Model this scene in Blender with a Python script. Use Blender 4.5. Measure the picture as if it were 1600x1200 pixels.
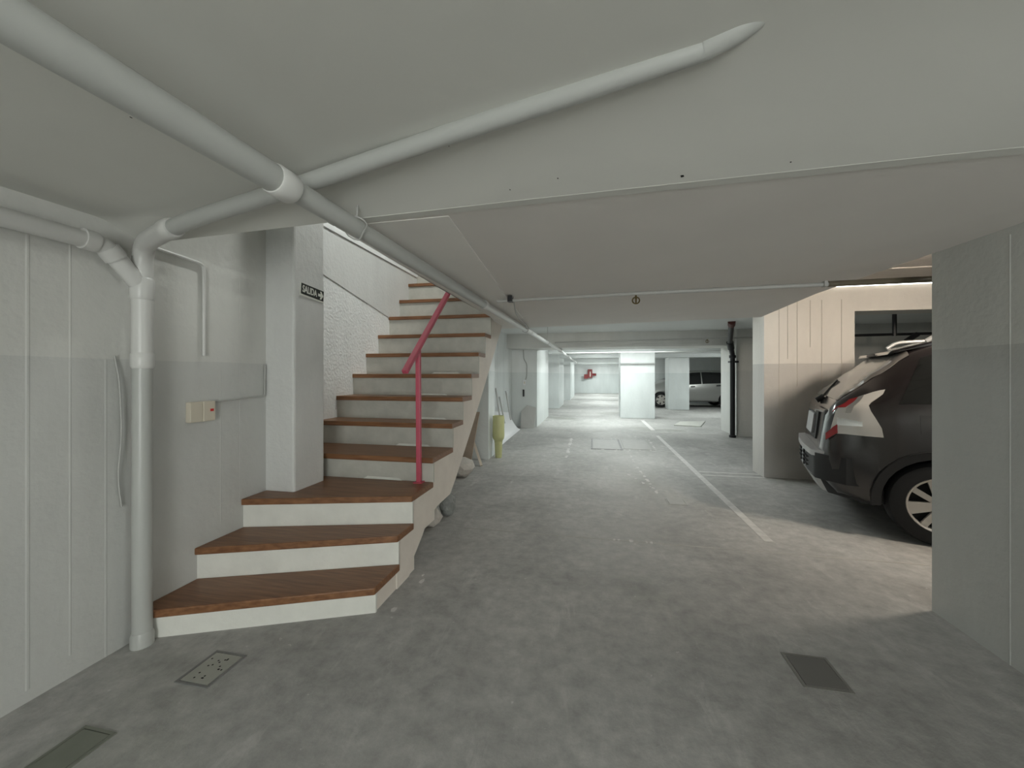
import bpy, bmesh, math, random
from mathutils import Vector, Matrix
random.seed(7)
for o in list(bpy.data.objects): bpy.data.objects.remove(o)
S = bpy.context.scene
COL = S.collection
R = math.radians

# ------------------------------------------------------------------ camera
CAM_H = 1.35
cam = bpy.data.cameras.new('camera')
cam.sensor_width = 36.0
cam.lens = 620.0 / 1600.0 * 36.0
cam.shift_y = -15.0 / 1600.0
cam.clip_start = 0.02
camo = bpy.data.objects.new('camera', cam)
COL.objects.link(camo)
camo.location = (0, 0, CAM_H)
camo.rotation_euler = (R(90), 0, math.atan(126.0 / 620.0))
S.camera = camo

# ------------------------------------------------------------------ world, exposure
W = bpy.data.worlds.new('world')
S.world = W
W.use_nodes = True
W.node_tree.nodes['Background'].inputs[0].default_value = (0.97, 1.0, 0.97, 1)
W.node_tree.nodes['Background'].inputs[1].default_value = 4.0
S.view_settings.view_transform = 'Standard'
S.view_settings.look = 'None'
S.view_settings.exposure = 1.7
S.view_settings.gamma = 1.0
S.view_settings.use_curve_mapping = False

# ------------------------------------------------------------------ lamps' light (fixtures are built further down)
COOL = (0.93, 1.0, 0.98)
NEUT = (0.97, 1.0, 0.955)
WARM = (1.0, 0.87, 0.72)
# name, centre, (size x, size y), power, colour
LAMPS = [
    ('rear_bay_lamp', (0.7, 11.35, 2.22), (2.4, 0.10), 27, COOL),
    ('rear_bay_lamp', (0.3, 14.6, 2.22), (1.2, 0.10), 17, COOL),
    ('rear_bay_lamp', (0.6, 19.2, 2.22), (1.2, 0.10), 27, COOL),
    ('rear_bay_lamp', (0.6, 23.6, 2.22), (1.2, 0.10), 25, COOL),
    ('rear_bay_lamp', (0.6, 27.2, 2.22), (1.2, 0.10), 25, COOL),
    ('car_bay_lamp', (3.35, 3.45, 2.36), (0.10, 0.9), 27, WARM),
    ('stairwell_lamp', (-0.99, 3.5, 5.12), (0.06, 0.7), 25, NEUT),
    ('front_bay_lamp', (3.5, 0.1, 2.03), (0.10, 1.0), 11.5, NEUT),
    ('aisle_fill_lamp', (0.5, 6.6, 2.295), (1.4, 0.10), 11, COOL),  # added fill, hidden by the soffit, lifts the dark middle floor
    ('side_bay_fill_lamp', (4.4, 14.3, 2.22), (1.2, 0.10), 13, COOL),  # added fill, unseen, so the silver car does not render black
]
def area_light(nm, loc, size, power, colr):
    L = bpy.data.lights.new(nm + '_light', 'AREA')
    L.shape = 'RECTANGLE'; L.size = size[0]; L.size_y = size[1]
    L.energy = power; L.color = colr
    o = bpy.data.objects.new(nm + '_light', L)
    o.location = loc
    COL.objects.link(o)
    return o
for nm, loc, size, power, colr in LAMPS:
    lo_ = area_light(nm, loc, size, power, colr)
    if nm == 'car_bay_lamp': lo_.rotation_euler = (R(38), 0, 0)           # reflector batten turned to the bay's back wall
    if nm == 'front_bay_lamp': lo_.rotation_euler = (0, R(72), 0)      # a batten on a post, turned towards the aisle

# added sky fill from an unseen opening behind the viewer (portal only guides sampling)
PL = bpy.data.lights.new('fill_opening_portal', 'AREA'); PL.shape = 'RECTANGLE'; PL.size = 1.7; PL.size_y = 2.05
PL.cycles.is_portal = True
plo = bpy.data.objects.new('fill_opening_portal', PL); plo.location = (1.05, -4.25, 1.02); plo.rotation_euler = (R(90), 0, 0)
COL.objects.link(plo)

# ------------------------------------------------------------------ materials
MATS = {}
def new_mat(name):
    m = bpy.data.materials.new(name); m.use_nodes = True
    nt = m.node_tree
    return m, nt, nt.nodes['Principled BSDF']
def N(nt, t, **kw):
    n = nt.nodes.new(t)
    for k, v in kw.items(): setattr(n, k, v)
    return n
def rgba(c): return (c[0], c[1], c[2], 1)
def simple(name, col, rough=0.5, metal=0.0, var=0.0, scale=8.0, bump=0.0, bscale=60.0, spec=0.5, coat=0.0):
    if name in MATS: return MATS[name]
    m, nt, p = new_mat(name)
    p.inputs['Base Color'].default_value = rgba(col)
    p.inputs['Roughness'].default_value = rough
    p.inputs['Metallic'].default_value = metal
    p.inputs['Specular IOR Level'].default_value = spec
    p.inputs['Coat Weight'].default_value = coat
    p.inputs['Coat Roughness'].default_value = 0.14
    tc = N(nt, 'ShaderNodeTexCoord')
    if var > 0:
        nz = N(nt, 'ShaderNodeTexNoise'); nz.inputs['Scale'].default_value = scale; nz.inputs['Detail'].default_value = 6
        nt.links.new(tc.outputs['Object'], nz.inputs['Vector'])
        mx = N(nt, 'ShaderNodeMix', data_type='RGBA')
        mx.inputs[6].default_value = rgba([c * (1 - var) for c in col])
        mx.inputs[7].default_value = rgba([min(1, c * (1 + var)) for c in col])
        nt.links.new(nz.outputs['Fac'], mx.inputs[0])
        nt.links.new(mx.outputs[2], p.inputs['Base Color'])
    if bump > 0:
        nb = N(nt, 'ShaderNodeTexNoise'); nb.inputs['Scale'].default_value = bscale; nb.inputs['Detail'].default_value = 4
        nt.links.new(tc.outputs['Object'], nb.inputs['Vector'])
        b = N(nt, 'ShaderNodeBump'); b.inputs['Strength'].default_value = bump; b.inputs['Distance'].default_value = 0.01
        nt.links.new(nb.outputs['Fac'], b.inputs['Height'])
        nt.links.new(b.outputs['Normal'], p.inputs['Normal'])
    MATS[name] = m
    return m

def two_tone(name, dado, up, low, rough_up=0.6, rough_low=0.38, bump=0.25, bscale=25.0, lines=0.0):
    """painted concrete: pale paint above the dado line, grey gloss paint below"""
    m, nt, p = new_mat(name)
    g = N(nt, 'ShaderNodeNewGeometry')
    sx = N(nt, 'ShaderNodeSeparateXYZ'); nt.links.new(g.outputs['Position'], sx.inputs[0])
    nz = N(nt, 'ShaderNodeTexNoise'); nz.inputs['Scale'].default_value = 3.0; nz.inputs['Detail'].default_value = 5
    nt.links.new(g.outputs['Position'], nz.inputs['Vector'])
    wob = N(nt, 'ShaderNodeMath', operation='MULTIPLY_ADD'); wob.inputs[1].default_value = 0.012
    nt.links.new(nz.outputs['Fac'], wob.inputs[0]); nt.links.new(sx.outputs['Z'], wob.inputs[2])
    gt = N(nt, 'ShaderNodeMath', operation='GREATER_THAN'); gt.inputs[1].default_value = dado + 0.006
    nt.links.new(wob.outputs[0], gt.inputs[0])
    mx = N(nt, 'ShaderNodeMix', data_type='RGBA')
    mx.inputs[6].default_value = rgba(low); mx.inputs[7].default_value = rgba(up)
    nt.links.new(gt.outputs[0], mx.inputs[0])
    # patchiness / dirt
    n2 = N(nt, 'ShaderNodeTexNoise'); n2.inputs['Scale'].default_value = 1.7; n2.inputs['Detail'].default_value = 8; n2.inputs['Roughness'].default_value = 0.65
    mp = N(nt, 'ShaderNodeMapping'); mp.inputs['Scale'].default_value = (1, 1, 0.35)
    nt.links.new(g.outputs['Position'], mp.inputs[0]); nt.links.new(mp.outputs[0], n2.inputs['Vector'])
    mr = N(nt, 'ShaderNodeMapRange'); mr.inputs[1].default_value = 0.3; mr.inputs[2].default_value = 0.7; mr.inputs[3].default_value = 0.9; mr.inputs[4].default_value = 1.06
    nt.links.new(n2.outputs['Fac'], mr.inputs[0])
    ml = N(nt, 'ShaderNodeMix', data_type='RGBA', blend_type='MULTIPLY'); ml.inputs[0].default_value = 1
    nt.links.new(mx.outputs[2], ml.inputs[6]); nt.links.new(mr.outputs[0], ml.inputs[7])
    nt.links.new(ml.outputs[2], p.inputs['Base Color'])
    rr = N(nt, 'ShaderNodeMix', data_type='FLOAT'); rr.inputs[2].default_value = rough_low; rr.inputs[3].default_value = rough_up
    nt.links.new(gt.outputs[0], rr.inputs[0]); nt.links.new(rr.outputs[0], p.inputs['Roughness'])
    nb = N(nt, 'ShaderNodeTexNoise'); nb.inputs['Scale'].default_value = bscale; nb.inputs['Detail'].default_value = 5
    nt.links.new(g.outputs['Position'], nb.inputs['Vector'])
    b = N(nt, 'ShaderNodeBump'); b.inputs['Strength'].default_value = bump; b.inputs['Distance'].default_value = 0.012
    nt.links.new(nb.outputs['Fac'], b.inputs['Height']); nt.links.new(b.outputs['Normal'], p.inputs['Normal'])
    MATS[name] = m
    return m

UP = (0.60, 0.60, 0.57); LOW = (0.54, 0.545, 0.525)
M_wall = two_tone('painted_wall', 1.425, UP, LOW)
M_wall_r = two_tone('painted_wall_right', 1.49, (0.60, 0.61, 0.58), (0.50, 0.51, 0.49))
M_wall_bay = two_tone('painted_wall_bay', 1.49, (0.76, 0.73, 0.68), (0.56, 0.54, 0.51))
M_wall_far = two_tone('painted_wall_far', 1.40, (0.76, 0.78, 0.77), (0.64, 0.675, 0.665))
M_rough = two_tone('rough_plaster', 0.0, (0.83, 0.84, 0.83), (0.66, 0.67, 0.66), bump=0.9, bscale=38.0, rough_low=0.55)
M_pillar = two_tone('pillar_paint', 0.0, (0.66, 0.665, 0.65), LOW, bump=0.45, bscale=30)
M_ceil = simple('ceiling_paint', (0.67, 0.67, 0.63), 0.75, var=0.06, scale=2.0, bump=0.12, bscale=12)
M_soffit = simple('soffit_paint', (0.73, 0.70, 0.665), 0.75, var=0.05, scale=2.0, bump=0.12, bscale=12)
M_lit_strip = simple('soffit_lit_strip_tone', (0.79, 0.77, 0.73), 0.75, var=0.05, scale=2.0, bump=0.12, bscale=12)  # lighter copy of the soffit tone, lit zone put into the colour
M_white = simple('white_ceiling_paint', (0.72, 0.74, 0.73), 0.7, var=0.05, scale=2.0, bump=0.1, bscale=12)
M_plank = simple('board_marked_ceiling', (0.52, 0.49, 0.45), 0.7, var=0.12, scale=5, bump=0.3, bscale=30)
M_pipe = simple('white_pipe_paint', (0.62, 0.62, 0.60), 0.35, var=0.05, scale=6)
M_pipe_g = simple('grey_pipe_paint', (0.44, 0.45, 0.43), 0.35, var=0.05, scale=6)
M_conduit = simple('grey_conduit', (0.42, 0.42, 0.40), 0.45)
M_black = simple('black_iron', (0.012, 0.012, 0.014), 0.4)
M_rust = simple('rusty_red_iron', (0.10, 0.025, 0.02), 0.6)
M_brass = simple('old_brass', (0.16, 0.12, 0.05), 0.4, metal=0.7)
M_concrete = simple('stair_concrete', (0.72, 0.665, 0.60), 0.7, var=0.12, scale=6, bump=0.3, bscale=30)
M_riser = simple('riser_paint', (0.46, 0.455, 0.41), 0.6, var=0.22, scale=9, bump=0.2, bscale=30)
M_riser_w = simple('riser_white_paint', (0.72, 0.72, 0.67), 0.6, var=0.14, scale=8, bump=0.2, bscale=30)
M_pink = simple('pink_red_paint', (0.50, 0.085, 0.13), 0.4, var=0.1, scale=20)
M_beige = simple('beige_plastic', (0.60, 0.55, 0.45), 0.45)
M_red = simple('red_plastic', (0.6, 0.03, 0.03), 0.4)
M_line = simple('parking_line_paint', (0.58, 0.57, 0.55), 0.6, var=0.3, scale=14)
M_iron = simple('hatch_iron', (0.20, 0.20, 0.195), 0.6, var=0.3, scale=12)
M_frame = simple('hatch_frame', (0.36, 0.36, 0.34), 0.6, var=0.25, scale=12)
M_grate = simple('drain_grate', (0.36, 0.36, 0.32), 0.5, var=0.15, scale=12)
M_green = simple('green_grey_cover', (0.19, 0.20, 0.165), 0.5, var=0.2, scale=10)
M_dark = simple('dark_hole', (0.01, 0.01, 0.01), 0.9)
M_tube = simple('lamp_housing', (0.7, 0.7, 0.7), 0.5)
M_signblack = simple('sign_black', (0.02, 0.025, 0.022), 0.5)
M_signwhite = simple('sign_white', (0.75, 0.76, 0.70), 0.5)
M_board = simple('pale_board', (0.50, 0.50, 0.46), 0.6, var=0.06)
M_card = simple('brown_board', (0.36, 0.29, 0.23), 0.8, var=0.15)
M_stick = simple('pale_wood', (0.62, 0.55, 0.46), 0.6, var=0.1)
M_rock = simple('broken_concrete', (0.50, 0.47, 0.43), 0.9, var=0.25, scale=20, bump=0.6, bscale=40)
M_bag = simple('grey_sack', (0.24, 0.25, 0.24), 0.8, var=0.2, scale=15, bump=0.5, bscale=30)
M_lime = simple('yellow_green_plastic', (0.50, 0.51, 0.26), 0.4, var=0.1, scale=12)
M_sheet = simple('white_sheet', (0.78, 0.79, 0.80), 0.35)
M_ledge = simple('white_ledge', (0.80, 0.81, 0.80), 0.6)

def wood():
    m, nt, p = new_mat('varnished_tread_wood')
    g = N(nt, 'ShaderNodeTexCoord')
    mp = N(nt, 'ShaderNodeMapping'); mp.inputs['Scale'].default_value = (1.2, 14, 14)
    nt.links.new(g.outputs['Object'], mp.inputs[0])
    nz = N(nt, 'ShaderNodeTexNoise'); nz.inputs['Scale'].default_value = 4; nz.inputs['Detail'].default_value = 7
    nt.links.new(mp.outputs[0], nz.inputs['Vector'])
    cr = N(nt, 'ShaderNodeValToRGB')
    cr.color_ramp.elements[0].position = 0.3; cr.color_ramp.elements[0].color = (0.15, 0.065, 0.028, 1)
    cr.color_ramp.elements[1].position = 0.72; cr.color_ramp.elements[1].color = (0.27, 0.13, 0.060, 1)
    nt.links.new(nz.outputs['Fac'], cr.inputs[0])
    nt.links.new(cr.outputs[0], p.inputs['Base Color'])
    p.inputs['Roughness'].default_value = 0.42
    p.inputs['Specular IOR Level'].default_value = 0.35
    p.inputs['Coat Weight'].default_value = 0.15; p.inputs['Coat Roughness'].default_value = 0.3
    return m
M_wood = wood()

def floor_mat():
    m, nt, p = new_mat('worn_concrete_floor')
    g = N(nt, 'ShaderNodeNewGeometry')
    def noise(sc, det, rough=0.6, vec=None, dist=0.0):
        n = N(nt, 'ShaderNodeTexNoise'); n.inputs['Scale'].default_value = sc; n.inputs['Detail'].default_value = det
        n.inputs['Roughness'].default_value = rough; n.inputs['Distortion'].default_value = dist
        nt.links.new(vec or g.outputs['Position'], n.inputs['Vector']); return n
    def ramp(src, p0, c0, p1, c1):
        r = N(nt, 'ShaderNodeValToRGB')
        r.color_ramp.elements[0].position = p0; r.color_ramp.elements[0].color = rgba(c0)
        r.color_ramp.elements[1].position = p1; r.color_ramp.elements[1].color = rgba(c1)
        nt.links.new(src, r.inputs[0]); return r
    big = noise(0.9, 8, 0.62, dist=0.6)
    base = ramp(big.outputs['Fac'], 0.30, (0.31, 0.306, 0.292), 0.70, (0.48, 0.474, 0.457))
    fine = noise(11, 9, 0.7)
    fr = ramp(fine.outputs['Fac'], 0.3, (0.74, 0.74, 0.74), 0.7, (1.2, 1.2, 1.2))
    ml = N(nt, 'ShaderNodeMix', data_type='RGBA', blend_type='MULTIPLY'); ml.inputs[0].default_value = 1
    nt.links.new(base.outputs[0], ml.inputs[6]); nt.links.new(fr.outputs[0], ml.inputs[7])
    # pale cement smears, stretched along the aisle and patchy
    mp = N(nt, 'ShaderNodeMapping'); mp.inputs['Scale'].default_value = (2.2, 0.8, 1); mp.inputs['Rotation'].default_value = (0, 0, 0.25)
    nt.links.new(g.outputs['Position'], mp.inputs[0])
    sm = noise(2.1, 10, 0.72, mp.outputs[0], 0.4)
    sr = ramp(sm.outputs['Fac'], 0.57, (0, 0, 0), 0.72, (0.6, 0.6, 0.6))
    mx = N(nt, 'ShaderNodeMix', data_type='RGBA')
    nt.links.new(sr.outputs[0], mx.inputs[0]); nt.links.new(ml.outputs[2], mx.inputs[6]); mx.inputs[7].default_value = (0.60, 0.59, 0.57, 1)
    # small chips and specks
    sp = noise(26, 3, 0.5)
    spr = ramp(sp.outputs['Fac'], 0.715, (0, 0, 0), 0.75, (0.5, 0.5, 0.5))
    mx2 = N(nt, 'ShaderNodeMix', data_type='RGBA')
    nt.links.new(spr.outputs[0], mx2.inputs[0]); nt.links.new(mx.outputs[2], mx2.inputs[6]); mx2.inputs[7].default_value = (0.68, 0.67, 0.65, 1)
    # oily blotches
    ob = noise(0.55, 4, 0.5)
    obr = ramp(ob.outputs['Fac'], 0.58, (1, 1, 1), 0.72, (0.66, 0.68, 0.63))
    mo = N(nt, 'ShaderNodeMix', data_type='RGBA', blend_type='MULTIPLY'); mo.inputs[0].default_value = 1
    nt.links.new(mx2.outputs[2], mo.inputs[6]); nt.links.new(obr.outputs[0], mo.inputs[7])
    nt.links.new(mo.outputs[2], p.inputs['Base Color'])
    rr = ramp(fine.outputs['Fac'], 0.3, (0.55,) * 3, 0.7, (0.8,) * 3)
    nt.links.new(rr.outputs[0], p.inputs['Roughness'])
    p.inputs['Specular IOR Level'].default_value = 0.35
    b = N(nt, 'ShaderNodeBump'); b.inputs['Strength'].default_value = 0.5; b.inputs['Distance'].default_value = 0.012
    nt.links.new(fine.outputs['Fac'], b.inputs['Height']); nt.links.new(b.outputs['Normal'], p.inputs['Normal'])
    return m
M_floor = floor_mat()

def emit(name, col, st):
    m, nt, p = new_mat(name)
    p.inputs['Base Color'].default_value = rgba(col)
    p.inputs['Emission Color'].default_value = rgba(col); p.inputs['Emission Strength'].default_value = st
    return m
M_emit_c = emit('lit_tube_cool', COOL, 4.0)
M_emit_w = emit('lit_tube_warm', WARM, 4.0)

# ------------------------------------------------------------------ mesh helpers
class MB:
    def __init__(s): s.v = []; s.f = []
    def add(s, vs, fs):
        o = len(s.v); s.v += [tuple(v) for v in vs]; s.f += [tuple(i + o for i in f) for f in fs]; return s
    def box(s, x0, x1, y0, y1, z0, z1):
        return s.add([(x0,y0,z0),(x1,y0,z0),(x1,y1,z0),(x0,y1,z0),(x0,y0,z1),(x1,y0,z1),(x1,y1,z1),(x0,y1,z1)],
                     [(0,3,2,1),(4,5,6,7),(0,1,5,4),(1,2,6,5),(2,3,7,6),(3,0,4,7)])
    def prism(s, poly, z0, z1):            # poly: list of (x,y) counter-clockwise; z0/z1 may be lists
        n = len(poly)
        za = z0 if isinstance(z0, (list, tuple)) else [z0] * n
        zb = z1 if isinstance(z1, (list, tuple)) else [z1] * n
        vs = [(p[0], p[1], za[i]) for i, p in enumerate(poly)] + [(p[0], p[1], zb[i]) for i, p in enumerate(poly)]
        fs = [tuple(reversed(range(n))), tuple(range(n, 2 * n))]
        fs += [(i, (i + 1) % n, n + (i + 1) % n, n + i) for i in range(n)]
        return s.add(vs, fs)
    def prism_x(s, poly, x0, x1):          # poly: list of (y,z)
        n = len(poly)
        vs = [(x0, p[0], p[1]) for p in poly] + [(x1, p[0], p[1]) for p in poly]
        fs = [tuple(reversed(range(n))), tuple(range(n, 2 * n))]
        fs += [(i, (i + 1) % n, n + (i + 1) % n, n + i) for i in range(n)]
        return s.add(vs, fs)
    def tube(s, pts, r, seg=14, caps=True):
        pts = [Vector(p) for p in pts]
        rs = r if isinstance(r, (list, tuple)) else [r] * len(pts)
        rings = []
        d0 = (pts[1] - pts[0]).normalized()
        up = Vector((0, 0, 1)) if abs(d0.z) < 0.9 else Vector((1, 0, 0))
        u = d0.cross(up).normalized()
        vs = []; fs = []
        for i, p in enumerate(pts):
            if i == 0: d = d0
            elif i == len(pts) - 1: d = (pts[i] - pts[i-1]).normalized()
            else: d = ((pts[i] - pts[i-1]).normalized() + (pts[i+1] - pts[i]).normalized()).normalized()
            u = (u - d * u.dot(d)).normalized(); w = d.cross(u)
            for k in range(seg):
                a = 2 * math.pi * k / seg
                vs.append(p + (u * math.cos(a) + w * math.sin(a)) * rs[i])
        for i in range(len(pts) - 1):
            for k in range(seg):
                a = i * seg + k; b = i * seg + (k + 1) % seg
                fs.append((a, b, b + seg, a + seg))
        if caps:
            fs.append(tuple(reversed(range(seg)))); fs.append(tuple(range((len(pts)-1)*seg, len(pts)*seg)))
        return s.add(vs, fs)
    def bar(s, a, b, w, t, side=Vector((1, 0, 0))):     # rectangular bar between two points
        a = Vector(a); b = Vector(b); d = (b - a).normalized()
        u = (side - d * side.dot(d)).normalized(); v = d.cross(u)
        vs = []
        for p in (a, b):
            for (i, j) in ((-1,-1),(1,-1),(1,1),(-1,1)): vs.append(p + u * (i * w / 2) + v * (j * t / 2))
        return s.add(vs, [(3,2,1,0),(4,5,6,7),(0,1,5,4),(1,2,6,5),(2,3,7,6),(3,0,4,7)])
    def lathe(s, prof, seg=32, axis='y'):   # prof: (radius, along)
        vs = []; fs = []; n = len(prof)
        for k in range(seg):
            a = 2 * math.pi * k / seg
            for r, h in prof:
                if axis == 'y': vs.append((r * math.cos(a), h, r * math.sin(a)))
                else: vs.append((r * math.cos(a), r * math.sin(a), h))
        for k in range(seg):
            k2 = (k + 1) % seg
            for i in range(n - 1):
                fs.append((k*n+i, k*n+i+1, k2*n+i+1, k2*n+i))
        return s.add(vs, fs)

def obj(name, mb, mat, parent=None, smooth=False, bevel=0.0, local=False):
    """link a mesh; vertices are world coordinates unless local; the origin goes to the base (or to the parent's frame)"""
    vs = [Vector(v) for v in mb.v]
    off = Vector((0, 0, 0))
    if not local:
        if parent is not None:
            off = parent['_base'] if '_base' in parent.keys() else parent.location
            off = Vector(off)
        else:
            lo = [min(v[i] for v in vs) for i in range(3)]; hi = [max(v[i] for v in vs) for i in range(3)]
            off = Vector(((lo[0]+hi[0])/2, (lo[1]+hi[1])/2, lo[2]))
        vs = [v - off for v in vs]
    me = bpy.data.meshes.new(name)
    me.from_pydata([tuple(v) for v in vs], [], mb.f)
    bm = bmesh.new(); bm.from_mesh(me)
    bmesh.ops.recalc_face_normals(bm, faces=bm.faces); bm.to_mesh(me); bm.free()
    if smooth:
        for p in me.polygons: p.use_smooth = True
        try: me.set_sharp_from_angle(angle=R(40))
        except Exception: pass
    me.materials.append(mat)
    o = bpy.data.objects.new(name, me)
    COL.objects.link(o)
    if parent is not None: o.parent = parent
    elif not local: o.location = off
    if bevel > 0:
        md = o.modifiers.new('bevel', 'BEVEL'); md.width = bevel; md.segments = 2; md.limit_method = 'ANGLE'
    return o
def tag(o, label, cat, group=None):
    o['label'] = label; o['category'] = cat
    if group: o['group'] = group
    return o
def thing(name, label, cat, loc, group=None):
    o = bpy.data.objects.new(name, None); o.empty_display_size = 0.1
    COL.objects.link(o); o.location = loc
    return tag(o, label, cat, group)
def struct(name, mb, mat, label=None, bevel=0.0):
    o = obj(name, mb, mat, bevel=bevel); o['kind'] = 'structure'
    if label: o['label'] = label
    return o
def sub(name, mb, mat, part, **kw):
    """sub-part: mesh in world coordinates under a part whose own parent sits unrotated at a base point"""
    root = part.parent
    base = Vector(root.location) if root else Vector(part.location)
    vs = [Vector(v) - base for v in mb.v]
    m2 = MB(); m2.add(vs, mb.f)
    return obj(name, m2, mat, part, local=True, **kw)
def bend(pts, r=0.08, n=6):
    """round the corners of a polyline"""
    P = [Vector(p) for p in pts]; out = [P[0]]
    for i in range(1, len(P) - 1):
        a = (P[i-1] - P[i]); b = (P[i+1] - P[i])
        ra = min(r, a.length * 0.45); rb = min(r, b.length * 0.45)
        p0 = P[i] + a.normalized() * ra; p2 = P[i] + b.normalized() * rb
        for k in range(n + 1):
            t = k / n
            out.append(p0 * (1-t)**2 + P[i] * 2*t*(1-t) + p2 * t*t)
    out.append(P[-1]); return out

# ------------------------------------------------------------------ floor
fl = struct('floor', MB().box(-4, 8, -4.2, 30, -0.15, 0), M_floor, 'worn grey concrete garage floor')
def strip(name, x0, x1, y0, y1, mat=M_line, z=0.0025):
    return obj(name, MB().box(x0, x1, y0, y1, -0.001, z), mat, fl)
strip('parking_line', 1.36, 1.43, 3.55, 9.2)
strip('parking_line', 1.38, 1.48, 10.05, 12.2)
strip('parking_line', 1.44, 2.20, 5.70, 5.745)
strip('parking_line', 1.44, 2.20, 5.88, 5.925)
# thin pour joints across the slab
for y0 in (3.33, 9.55, 12.9):
    obj('pour_joint', MB().box(-1.1, 3.0, y0, y0 + 0.012, -0.001, 0.002), simple('joint_smear', (0.43, 0.42, 0.39), 0.7, var=0.4, scale=5), fl)

# ------------------------------------------------------------------ left side walls and the stair wall
XL = -2.28; XS = -2.52
wl = struct('wall_left', MB().box(-2.55, XL, -4.2, 2.44, 0, 5.4), M_wall, 'grey and white painted concrete wall')
for y0, w, z0, z1, d in ((0.25, .012, 0, 2.04, .004), (0.62, .010, 0, 2.04, .003), (1.19, .014, 0.05, 1.95, .006), (1.33, .010, 0.1, 2.0, .005), (1.46, .012, 0.0, 1.42, .004), (2.06, .010, .4, 1.42, .004), (2.20, .008, .5, 2.0, .004), (-0.4, .01, 0, 2.0, .004), (0.9, .008, .2, 1.6, .004)):
    obj('formwork_ridge', MB().prism([(XL - .002, y0), (XL + d * .25, y0 + w * .8), (XL + d * .25, y0 + w * 1.2), (XL - .002, y0 + w * 2)], z0, z1), M_wall, wl)
ws = struct('wall_stair', MB().box(-2.9, XS, 2.44, 8.0, 0, 2.76), M_rough, 'rough white plastered wall beside the stairs')
obj('ledge', MB().box(-2.78, XS + .02, 2.44, 8.0, 2.76, 2.80), M_ledge, ws)
obj('plaster_band', MB().prism_x([(2.74, 2.42), (5.2, 1.95), (8.0, 1.8), (8.0, 2.76), (2.74, 2.76)], XS - .01, XS + .008), M_pillar, ws)
struct('wall_stair_upper', MB().box(-2.9, -2.72, -0.2, 8.0, 2.80, 5.4), M_ledge)
pil = struct('column_stair', MB().box(-2.56, -2.05, 2.42, 2.74, 0, 5.4), M_pillar, 'white concrete pillar standing on the third step', bevel=0.014)
# upper floor around the stair opening
struct('upper_light_blocker', MB().box(-1.15, -1.02, 1.5, 6.3, 2.6, 4.66), M_white)  # unseen blocker, height chosen to shape the stairwell lamp's shadow
struct('wall_upper_rear', MB().box(-2.9, 1.4, 8.0, 8.2, 2.6, 5.4), M_white)
struct('wall_upper_right', MB().box(1.2, 1.4, -0.2, 8.0, 2.6, 5.4), M_white)
struct('wall_upper_front', MB().box(-2.9, 1.4, -0.4, -0.2, 2.6, 5.4), M_white)
struct('ceiling_upper', MB().box(-2.9, 1.4, -0.4, 8.2, 5.4, 5.5), M_white)
# ------------------------------------------------------------------ near ceiling and the wide low soffit behind its edge
LIP = [(-2.56, 1.64), (-1.15, 1.56), (-0.3, 1.51), (1.05, 1.455), (2.3, 1.43)]
HAU = [(-2.56, 1.44), (-1.9, 1.42), (-1.12, 1.22), (-0.42, 1.05), (0.26, .90), (1.2, .72), (2.3, .6)]
def lin(tab, x):
    for (x0, y0), (x1, y1) in zip(tab, tab[1:]):
        if x <= x1: return y0 + (y1 - y0) * (x - x0) / (x1 - x0)
    return tab[-1][1]
def near_ceiling():
    m = MB(); vs = []; fs = []
    nx = 40; rows = [None] * 4 + list(range(13))
    xs_ = [-2.56 + 4.86 * i / nx for i in range(nx + 1)]
    nr = 0
    for x in xs_:
        yl, yh = lin(LIP, x), lin(HAU, x)
        col = [(x, -4.2, 2.09), (x, -2, 2.09), (x, yh - .35, 2.09)]
        for k in range(13):
            t = k / 12; e = t * t * (1.6 - .6 * t)
            col.append((x, yh + (yl - yh) * t, 2.09 - .068 * e))
        col += [(x, yl, 2.6), (x, -4.2, 2.6)]
        nr = len(col); vs += col
    for i in range(nx):
        for k in range(nr):
            a_ = i * nr + k; b_ = i * nr + (k + 1) % nr
            fs.append((a_, b_, b_ + nr, a_ + nr))
    fs += [tuple(range(nr)), tuple(range(nx * nr, (nx + 1) * nr))]
    return m.add(vs, fs)
cn = struct('ceiling_front', near_ceiling(), M_ceil, 'low grey ceiling with a chipped edge')
for p_ in cn.data.polygons: p_.use_smooth = True
cn.data.set_sharp_from_angle(angle=R(30))
# soffit: slightly uneven underside, left edge beside the stairs
sp = [(-1.15, 1.585), (0.0, 1.535), (1.9, 1.465), (1.9, 2.70), (1.9, 3.9), (1.9, 5.05), (0.3, 5.33), (-1.3, 5.62), (-1.15, 4.4), (-1.15, 3.0)]
sz = [2.025, 2.025, 2.028, 2.09, 2.05, 2.01, 2.01, 2.01, 2.01, 2.01]
so = struct('ceiling_soffit', MB().prism(sp, sz, 2.6), M_soffit, 'shaded low soffit over the middle of the garage')
obj('soffit_lit_strip', MB().prism([(-1.148, 1.61), (-0.60, 1.60), (-0.72, 3.3), (-0.80, 4.6), (-1.148, 4.6)], [2.022, 2.022, 2.007, 2.007, 2.007], 2.05), M_lit_strip, so)  # brighter-lit left part of the soffit, drawn as a paler strip
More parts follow.
